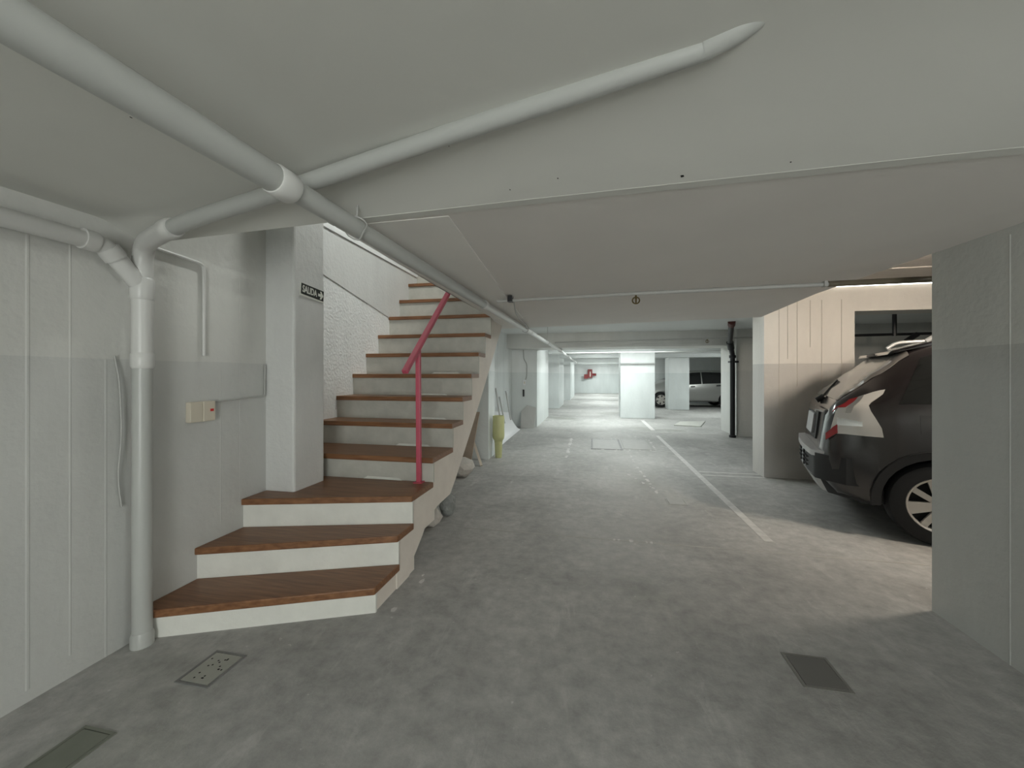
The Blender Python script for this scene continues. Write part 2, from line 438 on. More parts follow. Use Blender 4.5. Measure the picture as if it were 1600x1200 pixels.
# lip of the near ceiling edge
lipv = [(2.2, 1.434), (1.05, 1.455), (-0.3, 1.51), (-1.15, 1.555)]
trm = MB()
nl = len(lipv)
trm.add([(p[0], p[1] - .002, 2.0215) for p in lipv] + [(p[0], p[1] + .045, 2.0215) for p in lipv] + [(p[0], p[1] + .045, 2.06) for p in lipv] + [(p[0], p[1] - .002, 2.06) for p in lipv],
        [(j * nl + i, j * nl + i + 1, ((j + 1) % 4) * nl + i + 1, ((j + 1) % 4) * nl + i) for j in range(4) for i in range(nl - 1)] + [tuple(j * nl for j in range(4)), tuple(j * nl + nl - 1 for j in range(4))])
struct('trim_1', trm, M_ceil)
def ceil_z(x, y):
    yl, yh = lin(LIP, x), lin(HAU, x)
    t = min(1, max(0, (y - yh) / (yl - yh)))
    return 2.09 - .068 * t * t * (1.6 - .6 * t)
for x, y, r in ((0.30, 1.445, .007), (-0.12, 1.40, .003), (0.62, 1.42, .003), (-0.30, 1.44, .003), (-0.45, 1.2, .003), (-1.25, 1.0, .004), (-1.3, .9, .003)):
    z = ceil_z(x, y)
    obj('chip', MB().add([(x - r, y - r, z - .0012), (x + r * .4, y - r * 1.2, z - .0012), (x + r, y + r * .3, z - .0025), (x - r * .3, y + r, z - .0025)], [(0, 1, 2, 3)]), M_dark, cn)
# ------------------------------------------------------------------ right wall and the car bay
wr = struct('wall_right', MB().box(1.9, 2.2, 0.85, 2.70, 0, 2.6).box(1.9, 2.2, -4.2, -1.0, 0, 2.6), M_wall_r, 'grey painted wall end hiding the front of the dark car')
for y0 in (2.26, 1.7, 1.2):
    obj('formwork_ridge', MB().prism([(1.902, y0), (1.8985, y0 + .006), (1.8985, y0 + .010), (1.902, y0 + .016)][::-1], 0, 2.0), M_wall_r, wr)
struct('wall_rear', MB().box(1.9, 8, -4.4, -4.2, 0, 2.6).box(-2.56, .2, -4.4, -4.2, 0, 2.6), M_wall)  # gap between the boxes added to let the sky fill in
struct('wall_bay_front', MB().box(2.2, 8, -1.2, -1.0, 0, 2.6), M_wall_bay)
# bay's back wall with a wide opening
OX0, OX1, OZ0, OZ1 = 3.23, 5.6, 0.95, 2.145
wb = MB().box(2.2, OX0, 5.75, 6.13, 0, 2.46).box(OX0, OX1, 5.75, 6.13, OZ1, 2.46).box(OX0, OX1, 5.75, 6.13, 0, OZ0).box(OX1, 8, 5.75, 6.13, 0, 2.46)
wbo = struct('wall_bay', wb, M_wall_bay, 'warm lit painted wall behind the dark car')
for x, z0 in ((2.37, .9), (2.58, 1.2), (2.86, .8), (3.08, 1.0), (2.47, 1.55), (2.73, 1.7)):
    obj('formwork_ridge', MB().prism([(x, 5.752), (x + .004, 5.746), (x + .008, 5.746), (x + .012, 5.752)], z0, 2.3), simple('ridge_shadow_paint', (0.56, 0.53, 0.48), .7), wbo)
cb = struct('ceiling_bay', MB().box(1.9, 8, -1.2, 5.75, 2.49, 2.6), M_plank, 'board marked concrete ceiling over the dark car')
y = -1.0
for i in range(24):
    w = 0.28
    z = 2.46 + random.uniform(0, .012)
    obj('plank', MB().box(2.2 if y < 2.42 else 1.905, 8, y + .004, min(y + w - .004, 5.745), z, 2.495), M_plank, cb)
    y += w
    if y > 5.6: break
# space behind the opening
struct('wall_bay_rear', MB().box(4.2, 8, 8.9, 9.1, 0, 2.5), M_wall)
struct('wall_far_side', MB().box(7.6, 7.8, -1.2, 20, 0, 2.6), M_wall)
# ------------------------------------------------------------------ middle: ceiling, beams, walls
struct('ceiling_rear', MB().prism([(-3.4, 5.05), (-3.4, 30), (8, 30), (8, 5.76), (1.9, 5.76), (1.9, 5.0), (0.3, 5.28), (-1.3, 5.57), (-1.3, 6.1), (-1.6, 6.1), (-1.6, 6.35)][::-1] if False else [(1.85, 5.0), (1.85, 5.76), (8, 5.76), (8, 30), (-3.4, 30), (-3.4, 6.2), (-1.62, 6.2), (-1.3, 5.55), (0.3, 5.26)], 2.33, 2.45), M_white)
struct('beam_1', MB().box(-2.3, 7.7, 9.45, 10.4, 1.985, 2.40), M_wall, 'grey beam across the aisle over the first portal')
for i, (y0, y1, zb) in enumerate(((12.75, 13.4, 2.02), (15.85, 16.7, 2.0), (21.06, 21.8, 2.0), (25.2, 26.0, 2.0))):
    struct('beam_%d' % (i + 2), MB().box(-3.0, 7.7 if y0 < 19 else 2.7, y0, y1, zb, 2.40), M_white)
wu = struct('wall_understair', MB().box(-2.9, -1.62, 6.1, 6.5, 0, 2.6), M_wall_far, 'white wall end under the top of the stairs')
wlr = struct('wall_left_rear', MB().box(-2.5, -2.05, 6.5, 10.12, 0, 2.4), M_wall_far)
for y0 in (7.3, 7.9, 8.5, 9.1, 9.6):
    obj('formwork_ridge', MB().prism([(-2.052, y0), (-2.044, y0 + .01), (-2.044, y0 + .02), (-2.052, y0 + .03)], 0, 2.3), M_wall_far, wlr)
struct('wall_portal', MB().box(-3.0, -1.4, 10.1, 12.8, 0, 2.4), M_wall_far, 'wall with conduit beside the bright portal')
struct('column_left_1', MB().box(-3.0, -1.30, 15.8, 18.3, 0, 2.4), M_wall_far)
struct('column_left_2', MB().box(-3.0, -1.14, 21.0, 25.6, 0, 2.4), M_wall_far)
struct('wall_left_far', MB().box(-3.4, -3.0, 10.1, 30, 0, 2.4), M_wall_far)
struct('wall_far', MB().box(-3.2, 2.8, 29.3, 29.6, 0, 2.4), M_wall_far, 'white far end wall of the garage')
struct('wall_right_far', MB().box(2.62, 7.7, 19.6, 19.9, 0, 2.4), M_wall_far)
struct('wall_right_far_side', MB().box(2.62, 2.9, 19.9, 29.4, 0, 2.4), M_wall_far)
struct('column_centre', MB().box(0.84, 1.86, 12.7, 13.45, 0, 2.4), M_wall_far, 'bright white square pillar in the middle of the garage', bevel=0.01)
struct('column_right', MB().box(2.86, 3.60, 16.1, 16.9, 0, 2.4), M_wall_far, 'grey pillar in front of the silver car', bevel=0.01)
struct('column_portal', MB().box(3.04, 4.1, 9.36, 10.42, 0, 2.4), M_wall, 'pillar with a black drain pipe on its corner', bevel=0.012)

# ------------------------------------------------------------------ staircase
XR = -1.20
st = thing('staircase', 'concrete staircase with varnished brown wooden treads climbing along the left wall', 'staircase', (-1.8, 2.9, 0))
ZT = [.150, .335, .525, .712, .920, 1.135, 1.355, 1.585, 1.820, 2.075, 2.335, 2.61, 2.88]
YR = [None, None, None, 2.84, 3.27, 3.545, 3.82, 4.075, 4.335, 4.59, 4.855, 5.12, 5.38, 5.64]
TH = .042
# winders: front lines (left point, right point)
FL = [((-2.28, 1.575), (XR, 2.03)), ((-2.28, 1.90), (XR, 2.30)), ((-2.28, 2.215), (XR, 2.50)), ((-2.28, 2.84), (XR, 2.84))]
def shift(line, d):
    return tuple((p[0], p[1] + d) for p in line)
for k in range(3):
    a, b = FL[k]; c, d = FL[k + 1]
    # concrete block
    ra, rb = shift(FL[k], .035)
    z0 = (0, 0, .215)[k]
    back = .06 if k < 2 else .08
    obj('step_block', MB().prism([ra, (XR - .012, rb[1]), (XR - .012, d[1] + back), (c[0], c[1] + back)], z0, ZT[k] - TH), M_concrete, st)
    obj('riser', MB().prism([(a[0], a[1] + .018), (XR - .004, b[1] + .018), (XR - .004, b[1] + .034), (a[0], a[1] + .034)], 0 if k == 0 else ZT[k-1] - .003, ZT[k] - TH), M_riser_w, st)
    obj('tread', MB().prism([a, b, (XR + .006, d[1] + .02), (c[0], c[1] + .02)], ZT[k] - TH, ZT[k]), M_wood, st, bevel=.006)
# straight flight
prof = [(2.30, -.001), (2.46, -.001), (2.50, .02), (2.53, .09), (2.68, .19), (2.77, .27), (2.96, .31), (3.25, .32), (3.38, .41), (3.83, .77), (4.29, 1.16), (5.68, 2.38)]
top = [(5.68, ZT[12] - TH), (YR[12] + .03, ZT[12] - TH)]
for k in range(11, 2, -1):
    top += [(YR[k + 1] + .03, ZT[k] - TH), (YR[k] + .03, ZT[k] - TH)]
top += [(2.87, ZT[2] - TH - .002), (2.53, ZT[2] - TH - .002), (2.53, ZT[1] - TH - .002), (2.33, ZT[1] - TH - .002), (2.33, ZT[0] - TH - .002), (2.30, ZT[0] - TH - .002)]
# concave profile: build as slices between consecutive breakpoints
ys = sorted(set([p[0] for p in prof] + [p[0] for p in top]))
def interp(pts, y, side):
    vals = []
    for (p, q) in zip(pts, pts[1:]):
        lo, hi = min(p[0], q[0]), max(p[0], q[0])
        if hi - lo < 1e-9: continue
        if lo - 1e-9 <= y <= hi + 1e-9:
            t = (y - p[0]) / (q[0] - p[0]); vals.append((lo, hi, p[1] + (q[1] - p[1]) * t))
    return vals
body = MB()
for y0, y1 in zip(ys, ys[1:]):
    if y1 - y0 < 1e-6: continue
    ym = (y0 + y1) / 2
    def seg(pts, y):
        for (p, q) in zip(pts, pts[1:]):
            lo, hi = min(p[0], q[0]), max(p[0], q[0])
            if hi - lo > 1e-9 and lo <= ym <= hi:
                return p[1] + (q[1] - p[1]) * (y - p[0]) / (q[0] - p[0])
        return None
    b0, b1, t0, t1 = seg(prof, y0), seg(prof, y1), seg(top, y0), seg(top, y1)
    if None in (b0, b1, t0, t1): continue
    body.prism_x([(y0, b0), (y1, b1), (y1, t1), (y0, t0)], XS if y0 > 2.7 else -2.2, XR - .004)
bd = obj('stair_body', body, M_concrete, st)
# weld the slices into one shell
bm = bmesh.new(); bm.from_mesh(bd.data)
bmesh.ops.remove_doubles(bm, verts=bm.verts, dist=.0005)
bmesh.ops.delete(bm, geom=[f for f in bm.faces if all(sum(1 for g in v.link_faces if set(g.verts) == set(f.verts)) > 1 for v in f.verts)], context='FACES_ONLY')
bmesh.ops.recalc_face_normals(bm, faces=bm.faces)
bm.to_mesh(bd.data); bm.free()
for k in range(3, 13):
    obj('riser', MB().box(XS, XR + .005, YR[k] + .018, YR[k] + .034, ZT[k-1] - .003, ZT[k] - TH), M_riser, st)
    yb = YR[k + 1] if k + 1 < len(YR) else YR[k] + .27
    obj('tread', MB().box(XS, XR + .008, YR[k], yb + .022, ZT[k] - TH, ZT[k]), M_wood, st, bevel=.005)
    # cement smear left along the foot of the riser
    if k < 8:
        xa = -1.78 + .05 * (k % 3)
        obj('cement_smear', MB().add([(xa, YR[k] + .020, ZT[k-1]), (xa + .33, YR[k] + .020, ZT[k-1]), (xa + .33, YR[k] + .002, ZT[k-1] + .002), (xa, YR[k] + .006, ZT[k-1] + .002), (xa + .03, YR[k] + .017, ZT[k-1] + .020), (xa + .30, YR[k] + .017, ZT[k-1] + .016)], [(3, 2, 5, 4), (0, 3, 4), (1, 5, 2), (0, 4, 5, 1)]), M_riser_w, st)
# handrail
hr = thing('handrail', 'pink painted steel handrail with one post on the third step', 'handrail', (-1.3, 2.83, ZT[2]))
obj('post', MB().bar((-1.30, 2.83, ZT[2] + .001), (-1.293, 2.80, 1.555), .034, .034), M_pink, hr, bevel=.004)
obj('rail', MB().bar((-1.285, 2.565, 1.365), (-1.30, 3.46, 2.10), .045, .032), M_pink, hr, bevel=.006)
obj('foot_plate', MB().box(-1.335, -1.265, 2.795, 2.865, ZT[2], ZT[2] + .006), M_pink, hr)

# ------------------------------------------------------------------ exit sign on the pillar
sg = thing('exit_sign', 'small black and cream SALIDA exit sign with arrow on the pillar', 'sign', (-2.05, 2.60, 1.915))
c0 = Vector((-2.047, 2.60, 1.955))
SGN = Matrix.Rotation(R(-4), 3, 'X')
def sg_pt(yy, zz, xx=0.0):
    v = SGN @ Vector((0, yy, zz)); return c0 + v + Vector((xx, 0, 0))
def sg_poly(name, poly, mat, x0, x1):
    n = len(poly)
    m = MB().add([sg_pt(p[0], p[1], x0) for p in poly] + [sg_pt(p[0], p[1], x1) for p in poly],
                 [tuple(range(n)), tuple(range(n, 2 * n))] + [(i, (i+1) % n, n + (i+1) % n, n + i) for i in range(n)])
    return obj(name, m, mat, sg)
sg_poly('border', [(-.125, -.046), (.125, -.046), (.125, .046), (-.125, .046)], M_signwhite, -.002, .004)
sg_poly('panel', [(-.120, -.034), (.120, -.034), (.120, .044), (-.120, .044)], M_signblack, .004, .0055)
def text_part(name, body, size, mat, parent, mtx, extrude=.001, sx=1.0):
    cu = bpy.data.curves.new(name, 'FONT'); cu.body = body; cu.size = size; cu.extrude = extrude
    cu.align_x = 'CENTER'; cu.align_y = 'CENTER'; cu.offset = .0012
    t = bpy.data.objects.new(name + '_tmp', cu); COL.objects.link(t)
    dg = bpy.context.evaluated_depsgraph_get()
    me = bpy.data.meshes.new_from_object(t.evaluated_get(dg))
    bpy.data.objects.remove(t); bpy.data.curves.remove(cu)
    for v in me.vertices: v.co = mtx @ Vector((v.co.x * sx, v.co.y, v.co.z))
    me.materials.clear(); me.materials.append(mat); me.name = name
    o = bpy.data.objects.new(name, me); COL.objects.link(o); o.parent = parent
    return o
# text plane: local x -> +Y, local y -> +Z, local z -> +X
base_m = Matrix(((0, 0, 1, 0), (1, 0, 0, 0), (0, 1, 0, 0), (0, 0, 0, 1)))
off = Vector(sg_pt(-.033, .004, .0062)) - Vector(sg.location)
text_part('lettering', 'SALIDA', .070, M_signwhite, sg, Matrix.Translation(off) @ SGN.to_4x4() @ base_m, sx=.66)
sg_poly('arrow', [(.058, -.006), (.086, -.006), (.078, -.026), (.092, -.026), (.114, .004), (.092, .034), (.078, .034), (.086, .014), (.058, .014)], M_signwhite, .0055, .0075)

# ------------------------------------------------------------------ pipes
def pipe_thing(name, label, pts, r, mat, cat='pipe', collars=(), group=None, rb=.09, loc=None):
    P = [Vector(p) for p in pts]
    t = thing(name, label, cat, loc or (P[0].x, P[0].y, min(p.z for p in P)), group)
    obj('run', MB().tube(bend(P, rb), r, 18), mat, t, smooth=True)
    for (p, d, ln, rr) in collars:
        p = Vector(p); d = Vector(d).normalized()
        obj('coupling', MB().tube([p - d * ln / 2, p - d * ln / 2.2, p + d * ln / 2.2, p + d * ln / 2], [rr * .93, rr, rr, rr * .93], 18), mat, t, smooth=True)
    return t
XP = lambda y: -0.98 + 0.02 * y
mp = thing('overhead_pipe', 'long white drain pipe hung from the ceiling along the aisle past the stairs', 'pipe', (XP(0), 0, 1.9))
obj('run', MB().tube([(XP(-4), -4.15, 1.955), (XP(1.08), 1.08, 1.952)], .043, 20), M_pipe_g, mp, smooth=True)
obj('run', MB().tube([(XP(1.06), 1.06, 1.952), (XP(3.3), 3.3, 1.95)], .036, 20), M_pipe_g, mp, smooth=True)
obj('run', MB().tube([(XP(3.28), 3.28, 1.95), (XP(9), 9.4, 1.945), (XP(9.2), 21.0, 1.94)], .033, 18), M_pipe, mp, smooth=True)
for y, r in ((1.08, .049), (3.3, .041), (5.6, .038), (8.6, .038), (11.2, .038), (14.0, .038), (17.0, .038)):
    x = XP(min(y, 9.2))
    obj('coupling', MB().tube([(x, y - .04, 1.95), (x, y - .032, 1.95), (x, y + .032, 1.95), (x, y + .04, 1.95)], [r - .004, r, r, r - .004], 18), M_pipe, mp, smooth=True)
for y, zc in ((1.47, 2.04), (5.2, 2.01), (7.4, 2.33), (9.9, 1.99), (13.0, 2.02)):
    x = XP(min(y, 9.2))
    loop = [(x + .044 * math.cos(a) * 1.0, y + .012 * math.sin(3 * a), 1.95 + .044 * math.sin(a)) for a in [i * math.pi / 8 for i in range(17)]]
    hg = obj('strap', MB().tube(loop, .0035, 6), M_conduit, mp, smooth=True)
    sub('hanger_rod', MB().tube([(x, y, 1.99), (x + .005, y, zc + .005)], .004, 6), M_conduit, hg)

vp = thing('standpipe', 'white and grey vertical drain pipe standing in front of the left wall', 'pipe', (-2.205, 1.575, 0))
obj('lower_run', MB().tube([(-2.205, 1.575, 0), (-2.205, 1.575, 1.44)], .040, 20), M_pipe_g, vp, smooth=True)
obj('upper_run', MB().tube(bend([(-2.205, 1.575, 1.40), (-2.205, 1.575, 2.000), (-1.86, 1.435, 2.002)], .12, 8), .042, 20), M_pipe, vp, smooth=True)
obj('coupling', MB().tube([(-2.205, 1.575, 1.38), (-2.205, 1.575, 1.39), (-2.205, 1.575, 1.45), (-2.205, 1.575, 1.46)], [.041, .046, .046, .041], 20), M_pipe, vp, smooth=True)
obj('coupling', MB().tube([(-2.205, 1.575, 1.72), (-2.205, 1.575, 1.73), (-2.205, 1.575, 1.82), (-2.205, 1.575, 1.83)], [.042, .048, .048, .042], 20), M_pipe, vp, smooth=True)
obj('base_collar', MB().tube([(-2.205, 1.575, 0), (-2.205, 1.575, .05), (-2.205, 1.575, .07)], [.047, .047, .041], 20), M_pipe_g, vp, smooth=True)
obj('ceiling_run', MB().tube([(-1.90, 1.451, 2.002), (-1.67, 1.385, 2.01), (-1.12, 1.28, 2.036), (-0.42, 1.125, 2.068), (-0.04, 1.04, 2.080), (0.26, .97, 2.090)], [.034, .034, .031, .028, .026, .024], 20), M_pipe_g, vp, smooth=True)
obj('ceiling_run', MB().tube([(0.25, .972, 2.091), (0.31, .945, 2.101), (0.37, .92, 2.125)], [.026, .027, .029], 20), M_pipe_g, vp, smooth=True)
obj('coupling', MB().tube([(-1.90, 1.451, 2.002), (-1.89, 1.448, 2.002), (-1.83, 1.43, 2.002), (-1.82, 1.427, 2.002)], [.042, .046, .046, .040], 20), M_pipe, vp, smooth=True)

lp = thing('branch_pipe', 'white branch pipe under the ceiling along the left wall', 'pipe', (-2.2, -1.0, 1.9))
obj('run', MB().tube([(-2.215, -4.15, 1.965), (-2.215, 1.38, 1.952)], .038, 18), M_pipe, lp, smooth=True)
obj('elbow', MB().tube(bend([(-2.215, 1.34, 1.953), (-2.215, 1.43, 1.945), (-2.207, 1.56, 1.80)], .05, 6), .040, 18), M_pipe, lp, smooth=True)
for (a, b) in (((-2.215, 1.34, 1.953), (-2.215, 1.39, 1.95)), ((-2.214, 1.435, 1.937), (-2.212, 1.47, 1.898))):
    obj('coupling', MB().tube([a, b], .046, 18), M_pipe, lp, smooth=True)

# thin cross pipe under the soffit with a ring fitting
cp = pipe_thing('cross_pipe', 'thin grey pipe crossing under the low soffit into the car bay', [(-0.80, 3.30, 1.975), (0.31, 3.17, 1.97), (1.6, 3.03, 1.955), (2.25, 3.01, 1.955)], .014, M_conduit, rb=.05)
obj('pipe', MB().tube(bend([(1.55, 3.035, 1.957), (2.36, 3.0, 1.957), (2.4, 2.97, 2.46)], .08), .020, 12), simple('ochre_pipe', (.13, .11, .075), .4), cp, smooth=True)
obj('clamp', MB().box(1.52, 1.54, 3.015, 3.055, 1.94, 1.976), M_conduit, cp)
obj('clamp', MB().box(-.70, -.66, 3.25, 3.31, 1.96, 2.01), M_black, cp)
def ring_fitting(x, y, z, r, label):
    t = thing('ring_fitting', label, 'fitting', (x, y, z - r * 2.4))
    obj('stem', MB().tube([(x, y, z), (x, y, z - r * .9)], r * .28, 8), M_brass, t, smooth=True)
    loop = [(x + r * math.cos(a), y, z - r * 1.5 + r * .95 * math.sin(a)) for a in [i * math.pi / 10 for i in range(21)]]
    obj('ring', MB().tube(loop, r * .2, 8), M_brass, t, smooth=True)
    obj('core', MB().tube([(x, y, z - r * .7), (x, y, z - r * 2.3)], [r * .3, r * .2], 8), M_brass, t, smooth=True)
ring_fitting(0.325, 3.165, 1.955, .026, 'brass ring fitting hanging from the thin pipe under the near soffit')
cp2 = pipe_thing('cross_pipe', 'thin grey pipe crossing the aisle in front of the first portal beam', [(-0.84, 9.0, 2.07), (3.6, 8.95, 2.11)], .016, M_conduit, rb=.05)
ring_fitting(2.35, 8.95, 2.085, .030, 'small brass fitting hanging below the pipe at the portal beam')
pipe_thing('cross_pipe', 'thin white pipe crossing behind the portal near the bright pillar', [(-1.0, 11.9, 1.985), (4.2, 11.9, 2.0)], .014, M_pipe, rb=.05)

pipe_thing('cable', 'thin loose grey cable looped from the cross pipe to the overhead pipe', [(-.66, 3.32, 1.99), (-.72, 3.7, 1.94), (-.80, 4.3, 1.965), (-.85, 5.2, 1.985)], .005, M_conduit, cat='cable', rb=.2)
# black drain pipe on the portal column
dp = thing('drain_pipe', 'black iron drain pipe running down the corner of the portal pillar', 'pipe', (2.94, 9.28, 0))
obj('run', MB().tube(bend([(2.58, 8.2, 2.32), (2.80, 9.0, 2.02), (2.94, 9.28, 1.76), (2.94, 9.28, 0.0)], .06), .050, 16), M_black, dp, smooth=True)
obj('red_end', MB().tube([(2.52, 8.0, 2.335), (2.60, 8.26, 2.30)], .065, 14), M_rust, dp, smooth=True)
for a, b in (((2.80, 9.0, 2.02), (2.86, 9.12, 1.9)), ((2.94, 9.28, 1.70), (2.94, 9.28, 1.76)), ((2.94, 9.28, 0), (2.94, 9.28, .05))):
    obj('collar', MB().tube([a, b], .068, 14), M_black, dp, smooth=True)
obj('bracket', MB().box(2.88, 3.05, 9.24, 9.38, 1.60, 1.64), M_black, dp)
# pipes seen through the opening in the bay wall
bp = thing('sprinkler_pipe', 'dark pipe with a hanger seen through the opening above the dark car', 'pipe', (4.6, 7.5, 1.95))
obj('run', MB().tube([(3.9, 7.5, 1.985), (7.5, 7.5, 2.03)], .022, 12), M_black, bp, smooth=True)
obj('hanger_rod', MB().tube([(4.77, 7.5, 1.97), (4.77, 7.5, 2.33)], .030, 8), M_black, bp, smooth=True)
obj('valve', MB().tube([(4.90, 7.45, 1.88), (5.05, 7.45, 1.99)], .04, 10), M_black, bp, smooth=True)

# ------------------------------------------------------------------ small things on the left wall
bx = thing('junction_box', 'small beige junction box with a red light on the left wall', 'box', (XL, 1.92, 1.07))
obj('housing', MB().box(XL, XL + .035, 1.85, 1.925, 1.072, 1.19), M_beige, bx, bevel=.004)
obj('cover', MB().box(XL, XL + .040, 1.926, 2.0, 1.072, 1.19), M_beige, bx, bevel=.004)
obj('indicator', MB().box(XL + .040, XL + .045, 1.966, 1.984, 1.13, 1.145), M_red, bx)
pipe_thing('conduit', 'thin painted conduit bending down the left wall above the junction box', [(XL + .012, 1.66, 2.02), (XL + .012, 1.93, 2.005), (XL + .012, 1.95, 1.99), (XL + .012, 1.95, 1.46)], .009, M_pipe, cat='conduit', rb=.03)
pipe_thing('conduit', 'thin grey conduit running from the junction box to the pillar', [(XL + .008, 2.0, 1.185), (XL + .008, 2.40, 1.195), (XL + .008, 2.405, 1.42)], .006, M_conduit, cat='conduit', rb=.02)
pipe_thing('cable', 'thin dark loose cable dangling behind the standpipe', [(XL + .01, 1.50, 1.44), (XL + .02, 1.515, 1.32), (XL + .02, 1.525, 1.05), (XL + .015, 1.51, .85), (XL + .01, 1.53, .7)], .004, M_conduit, cat='cable', rb=.08)

# ------------------------------------------------------------------ covers in the floor
def cover(name, label, x0, x1, y0, y1, mat, fmat, z=.004, holes=0, frame=.012):
    t = thing(name, label, 'cover', ((x0 + x1) / 2, (y0 + y1) / 2, 0))
    f = MB().box(x0 - frame, x1 + frame, y0 - frame, y0, -.002, z).box(x0 - frame, x1 + frame, y1, y1 + frame, -.002, z).box(x0 - frame, x0, y0, y1, -.002, z).box(x1, x1 + frame, y0, y1, -.002, z)
    obj('frame', f, fmat, t)
    obj('plate', MB().box(x0 + .003, x1 - .003, y0 + .003, y1 - .003, -.002, z + .001), mat, t, bevel=.001)
    rnd = random.Random(3)
    if holes:
        for i in range(holes):
            hx = x0 + .02 + (x1 - x0 - .04) * rnd.random(); hy = y0 + .02 + (y1 - y0 - .04) * rnd.random()
            obj('hole', MB().lathe([(0, z + .0016), (.0045, z + .0016), (.0045, z)], 8, 'z').__class__().add([(hx + .0045 * math.cos(a * math.pi / 4), hy + .0045 * math.sin(a * math.pi / 4), z + .0016) for a in range(8)], [tuple(range(8))]), M_dark, t)
    return t
cover('drain_cover', 'perforated pale drain cover in the floor before the first step', -1.785, -1.635, 1.42, 1.60, M_grate, M_iron, holes=17)
cover('floor_cover', 'plain dark green floor cover near the left wall', -1.895, -1.765, .93, 1.155, M_green, M_green)
cover('floor_cover', 'sunken dark floor cover near the right wall', .905, 1.075, 1.94, 2.135, simple('dark_cover', (.15, .145, .135), .7), simple('dark_frame', (.2, .195, .18), .7), z=.003)
cover('hatch', 'left iron hatch of the pair in the middle of the aisle', .0, .50, 7.35, 8.45, simple('hatch_plate', (.36, .355, .34), .6, var=.2, scale=9), M_iron, z=.006, frame=.03)
cover('hatch', 'right iron hatch of the pair in the middle of the aisle', .56, 1.06, 7.45, 8.5, simple('hatch_plate', (.36, .355, .34), .6), M_frame, z=.006, frame=.03)
cover('inspection_cover', 'small square inspection cover in the aisle before the hatches', .78, .95, 4.37, 4.55, simple('hatch_plate', (.36, .355, .34), .6), M_frame)
def smear(pts, w, seed):
    rnd = random.Random(seed); m = MB()
    for (xa, ya), (xb, yb) in zip(pts, pts[1:]):
        n = max(2, int(math.hypot(xb - xa, yb - ya) / .09))
        for i in range(n):
            if rnd.random() < .25: continue
            t = (i + rnd.random()) / n; x = xa + (xb - xa) * t; y = ya + (yb - ya) * t
            k = 6; r0 = w * rnd.uniform(.4, 1.1)
            m.add([(x + r0 * rnd.uniform(.5, 1.1) * math.cos(2 * math.pi * j / k), y + 1.6 * r0 * rnd.uniform(.5, 1.1) * math.sin(2 * math.pi * j / k), .0022) for j in range(k)] + [(x, y, .005)], [(j, (j + 1) % k, k) for j in range(k)])
    return m
M_smear = simple('cement_smear_pale', (.62, .61, .59), .8, var=.2, scale=14)
for i, (pp, w) in enumerate((([(-.44, 8.5), (-.42, 6.5)], .045), ([(-.44, 8.5), (1.12, 8.58)], .03), ([(-.02, 7.28), (1.1, 7.4)], .035), ([(1.1, 7.4), (1.13, 8.5)], .03), ([(.62, 7.2), (.62, 6.2), (.72, 4.7)], .03), ([(.45, 5.6), (.75, 4.8)], .03), ([(.1, 3.34), (.55, 3.34)], .02), ([(-1.12, 2.08), (-1.06, 2.3), (-1.13, 2.55)], .03))):
    o_ = obj('cement_smear', smear(pp, w, i), M_smear, fl); o_['kind'] = 'stuff'
fb = thing('floor_board', 'pale flat board lying on the floor behind the portal', 'board', (2.6, 11.5, 0))
obj('panel', MB().prism([(2.10, 11.1), (2.72, 10.95), (3.15, 12.2), (2.42, 11.95)], 0, .02), M_board, fb)

# ------------------------------------------------------------------ clutter by the stairs and at the rear left wall
def lump(name, label, cat, c, s, mat, seed, sub_=2):
    bm = bmesh.new(); bmesh.ops.create_icosphere(bm, subdivisions=sub_, radius=1)
    rnd = random.Random(seed)
    for v in bm.verts:
        k = 1 + rnd.uniform(-.16, .16)
        v.co = Vector((v.co.x * s[0] * k, v.co.y * s[1] * k, max(-.85, v.co.z * (1 + rnd.uniform(-.12, .12))) * s[2]))
    zmin = min(v.co.z for v in bm.verts)
    for v in bm.verts:
        v.co.z -= zmin
    me = bpy.data.meshes.new(name); bm.to_mesh(me); bm.free(); me.materials.append(mat)
    o = bpy.data.objects.new(name, me); COL.objects.link(o); o.location = c
    return tag(o, label, cat)
lump('rubble_chunk', 'pale chunk of rubble at the foot of the stringer', 'rubble', (-1.42, 3.33, 0), (.10, .10, .09), M_rock, 4)
lump('rubble_chunk', 'brown chunk of rubble under the stairs below the leaning stick', 'rubble', (-1.72, 5.05, 0), (.18, .2, .13), M_rock, 9)
b = lump('sack', 'grey lumpy sack beside the rubble under the stairs', 'sack', (-1.37, 3.62, 0), (.075, .08, .12), M_bag, 5, 3)
bd2 = thing('leaning_board', 'grey brown board leaning on the wall under the stairs', 'board', (-1.85, 5.6, 0))
obj('panel', MB().add([(-2.10, 5.55, 0), (-1.74, 5.5, 0), (-1.76, 6.06, .75), (-2.12, 6.06, .75), (-2.10, 5.58, 0), (-1.74, 5.53, 0), (-1.76, 6.09, .75), (-2.12, 6.09, .75)], [(0,1,2,3),(4,7,6,5),(0,4,5,1),(1,5,6,2),(2,6,7,3),(3,7,4,0)]), M_card, bd2)
sk1 = tag(obj('stick', MB().bar((-1.60, 5.62, .012), (-1.95, 6.05, .56), .035, .03), M_stick), 'pale wooden stick leaning against the wall under the stairs', 'stick')
cn_ = thing('plastic_canister', 'tall yellow green plastic canister in front of the white wall end', 'canister', (-1.60, 6.2, 0))
obj('foot', MB().lathe([(0, 0), (.05, 0), (.055, .02), (.065, .25), (.07, .27)], 16, 'z'), M_lime, cn_, smooth=True, local=True)
obj('shell', MB().lathe([(.05, .25), (.092, .31), (.098, .35), (.096, .66), (.09, .68), (.08, .68), (.075, .66), (0, .66)], 18, 'z'), M_lime, cn_, smooth=True, local=True)
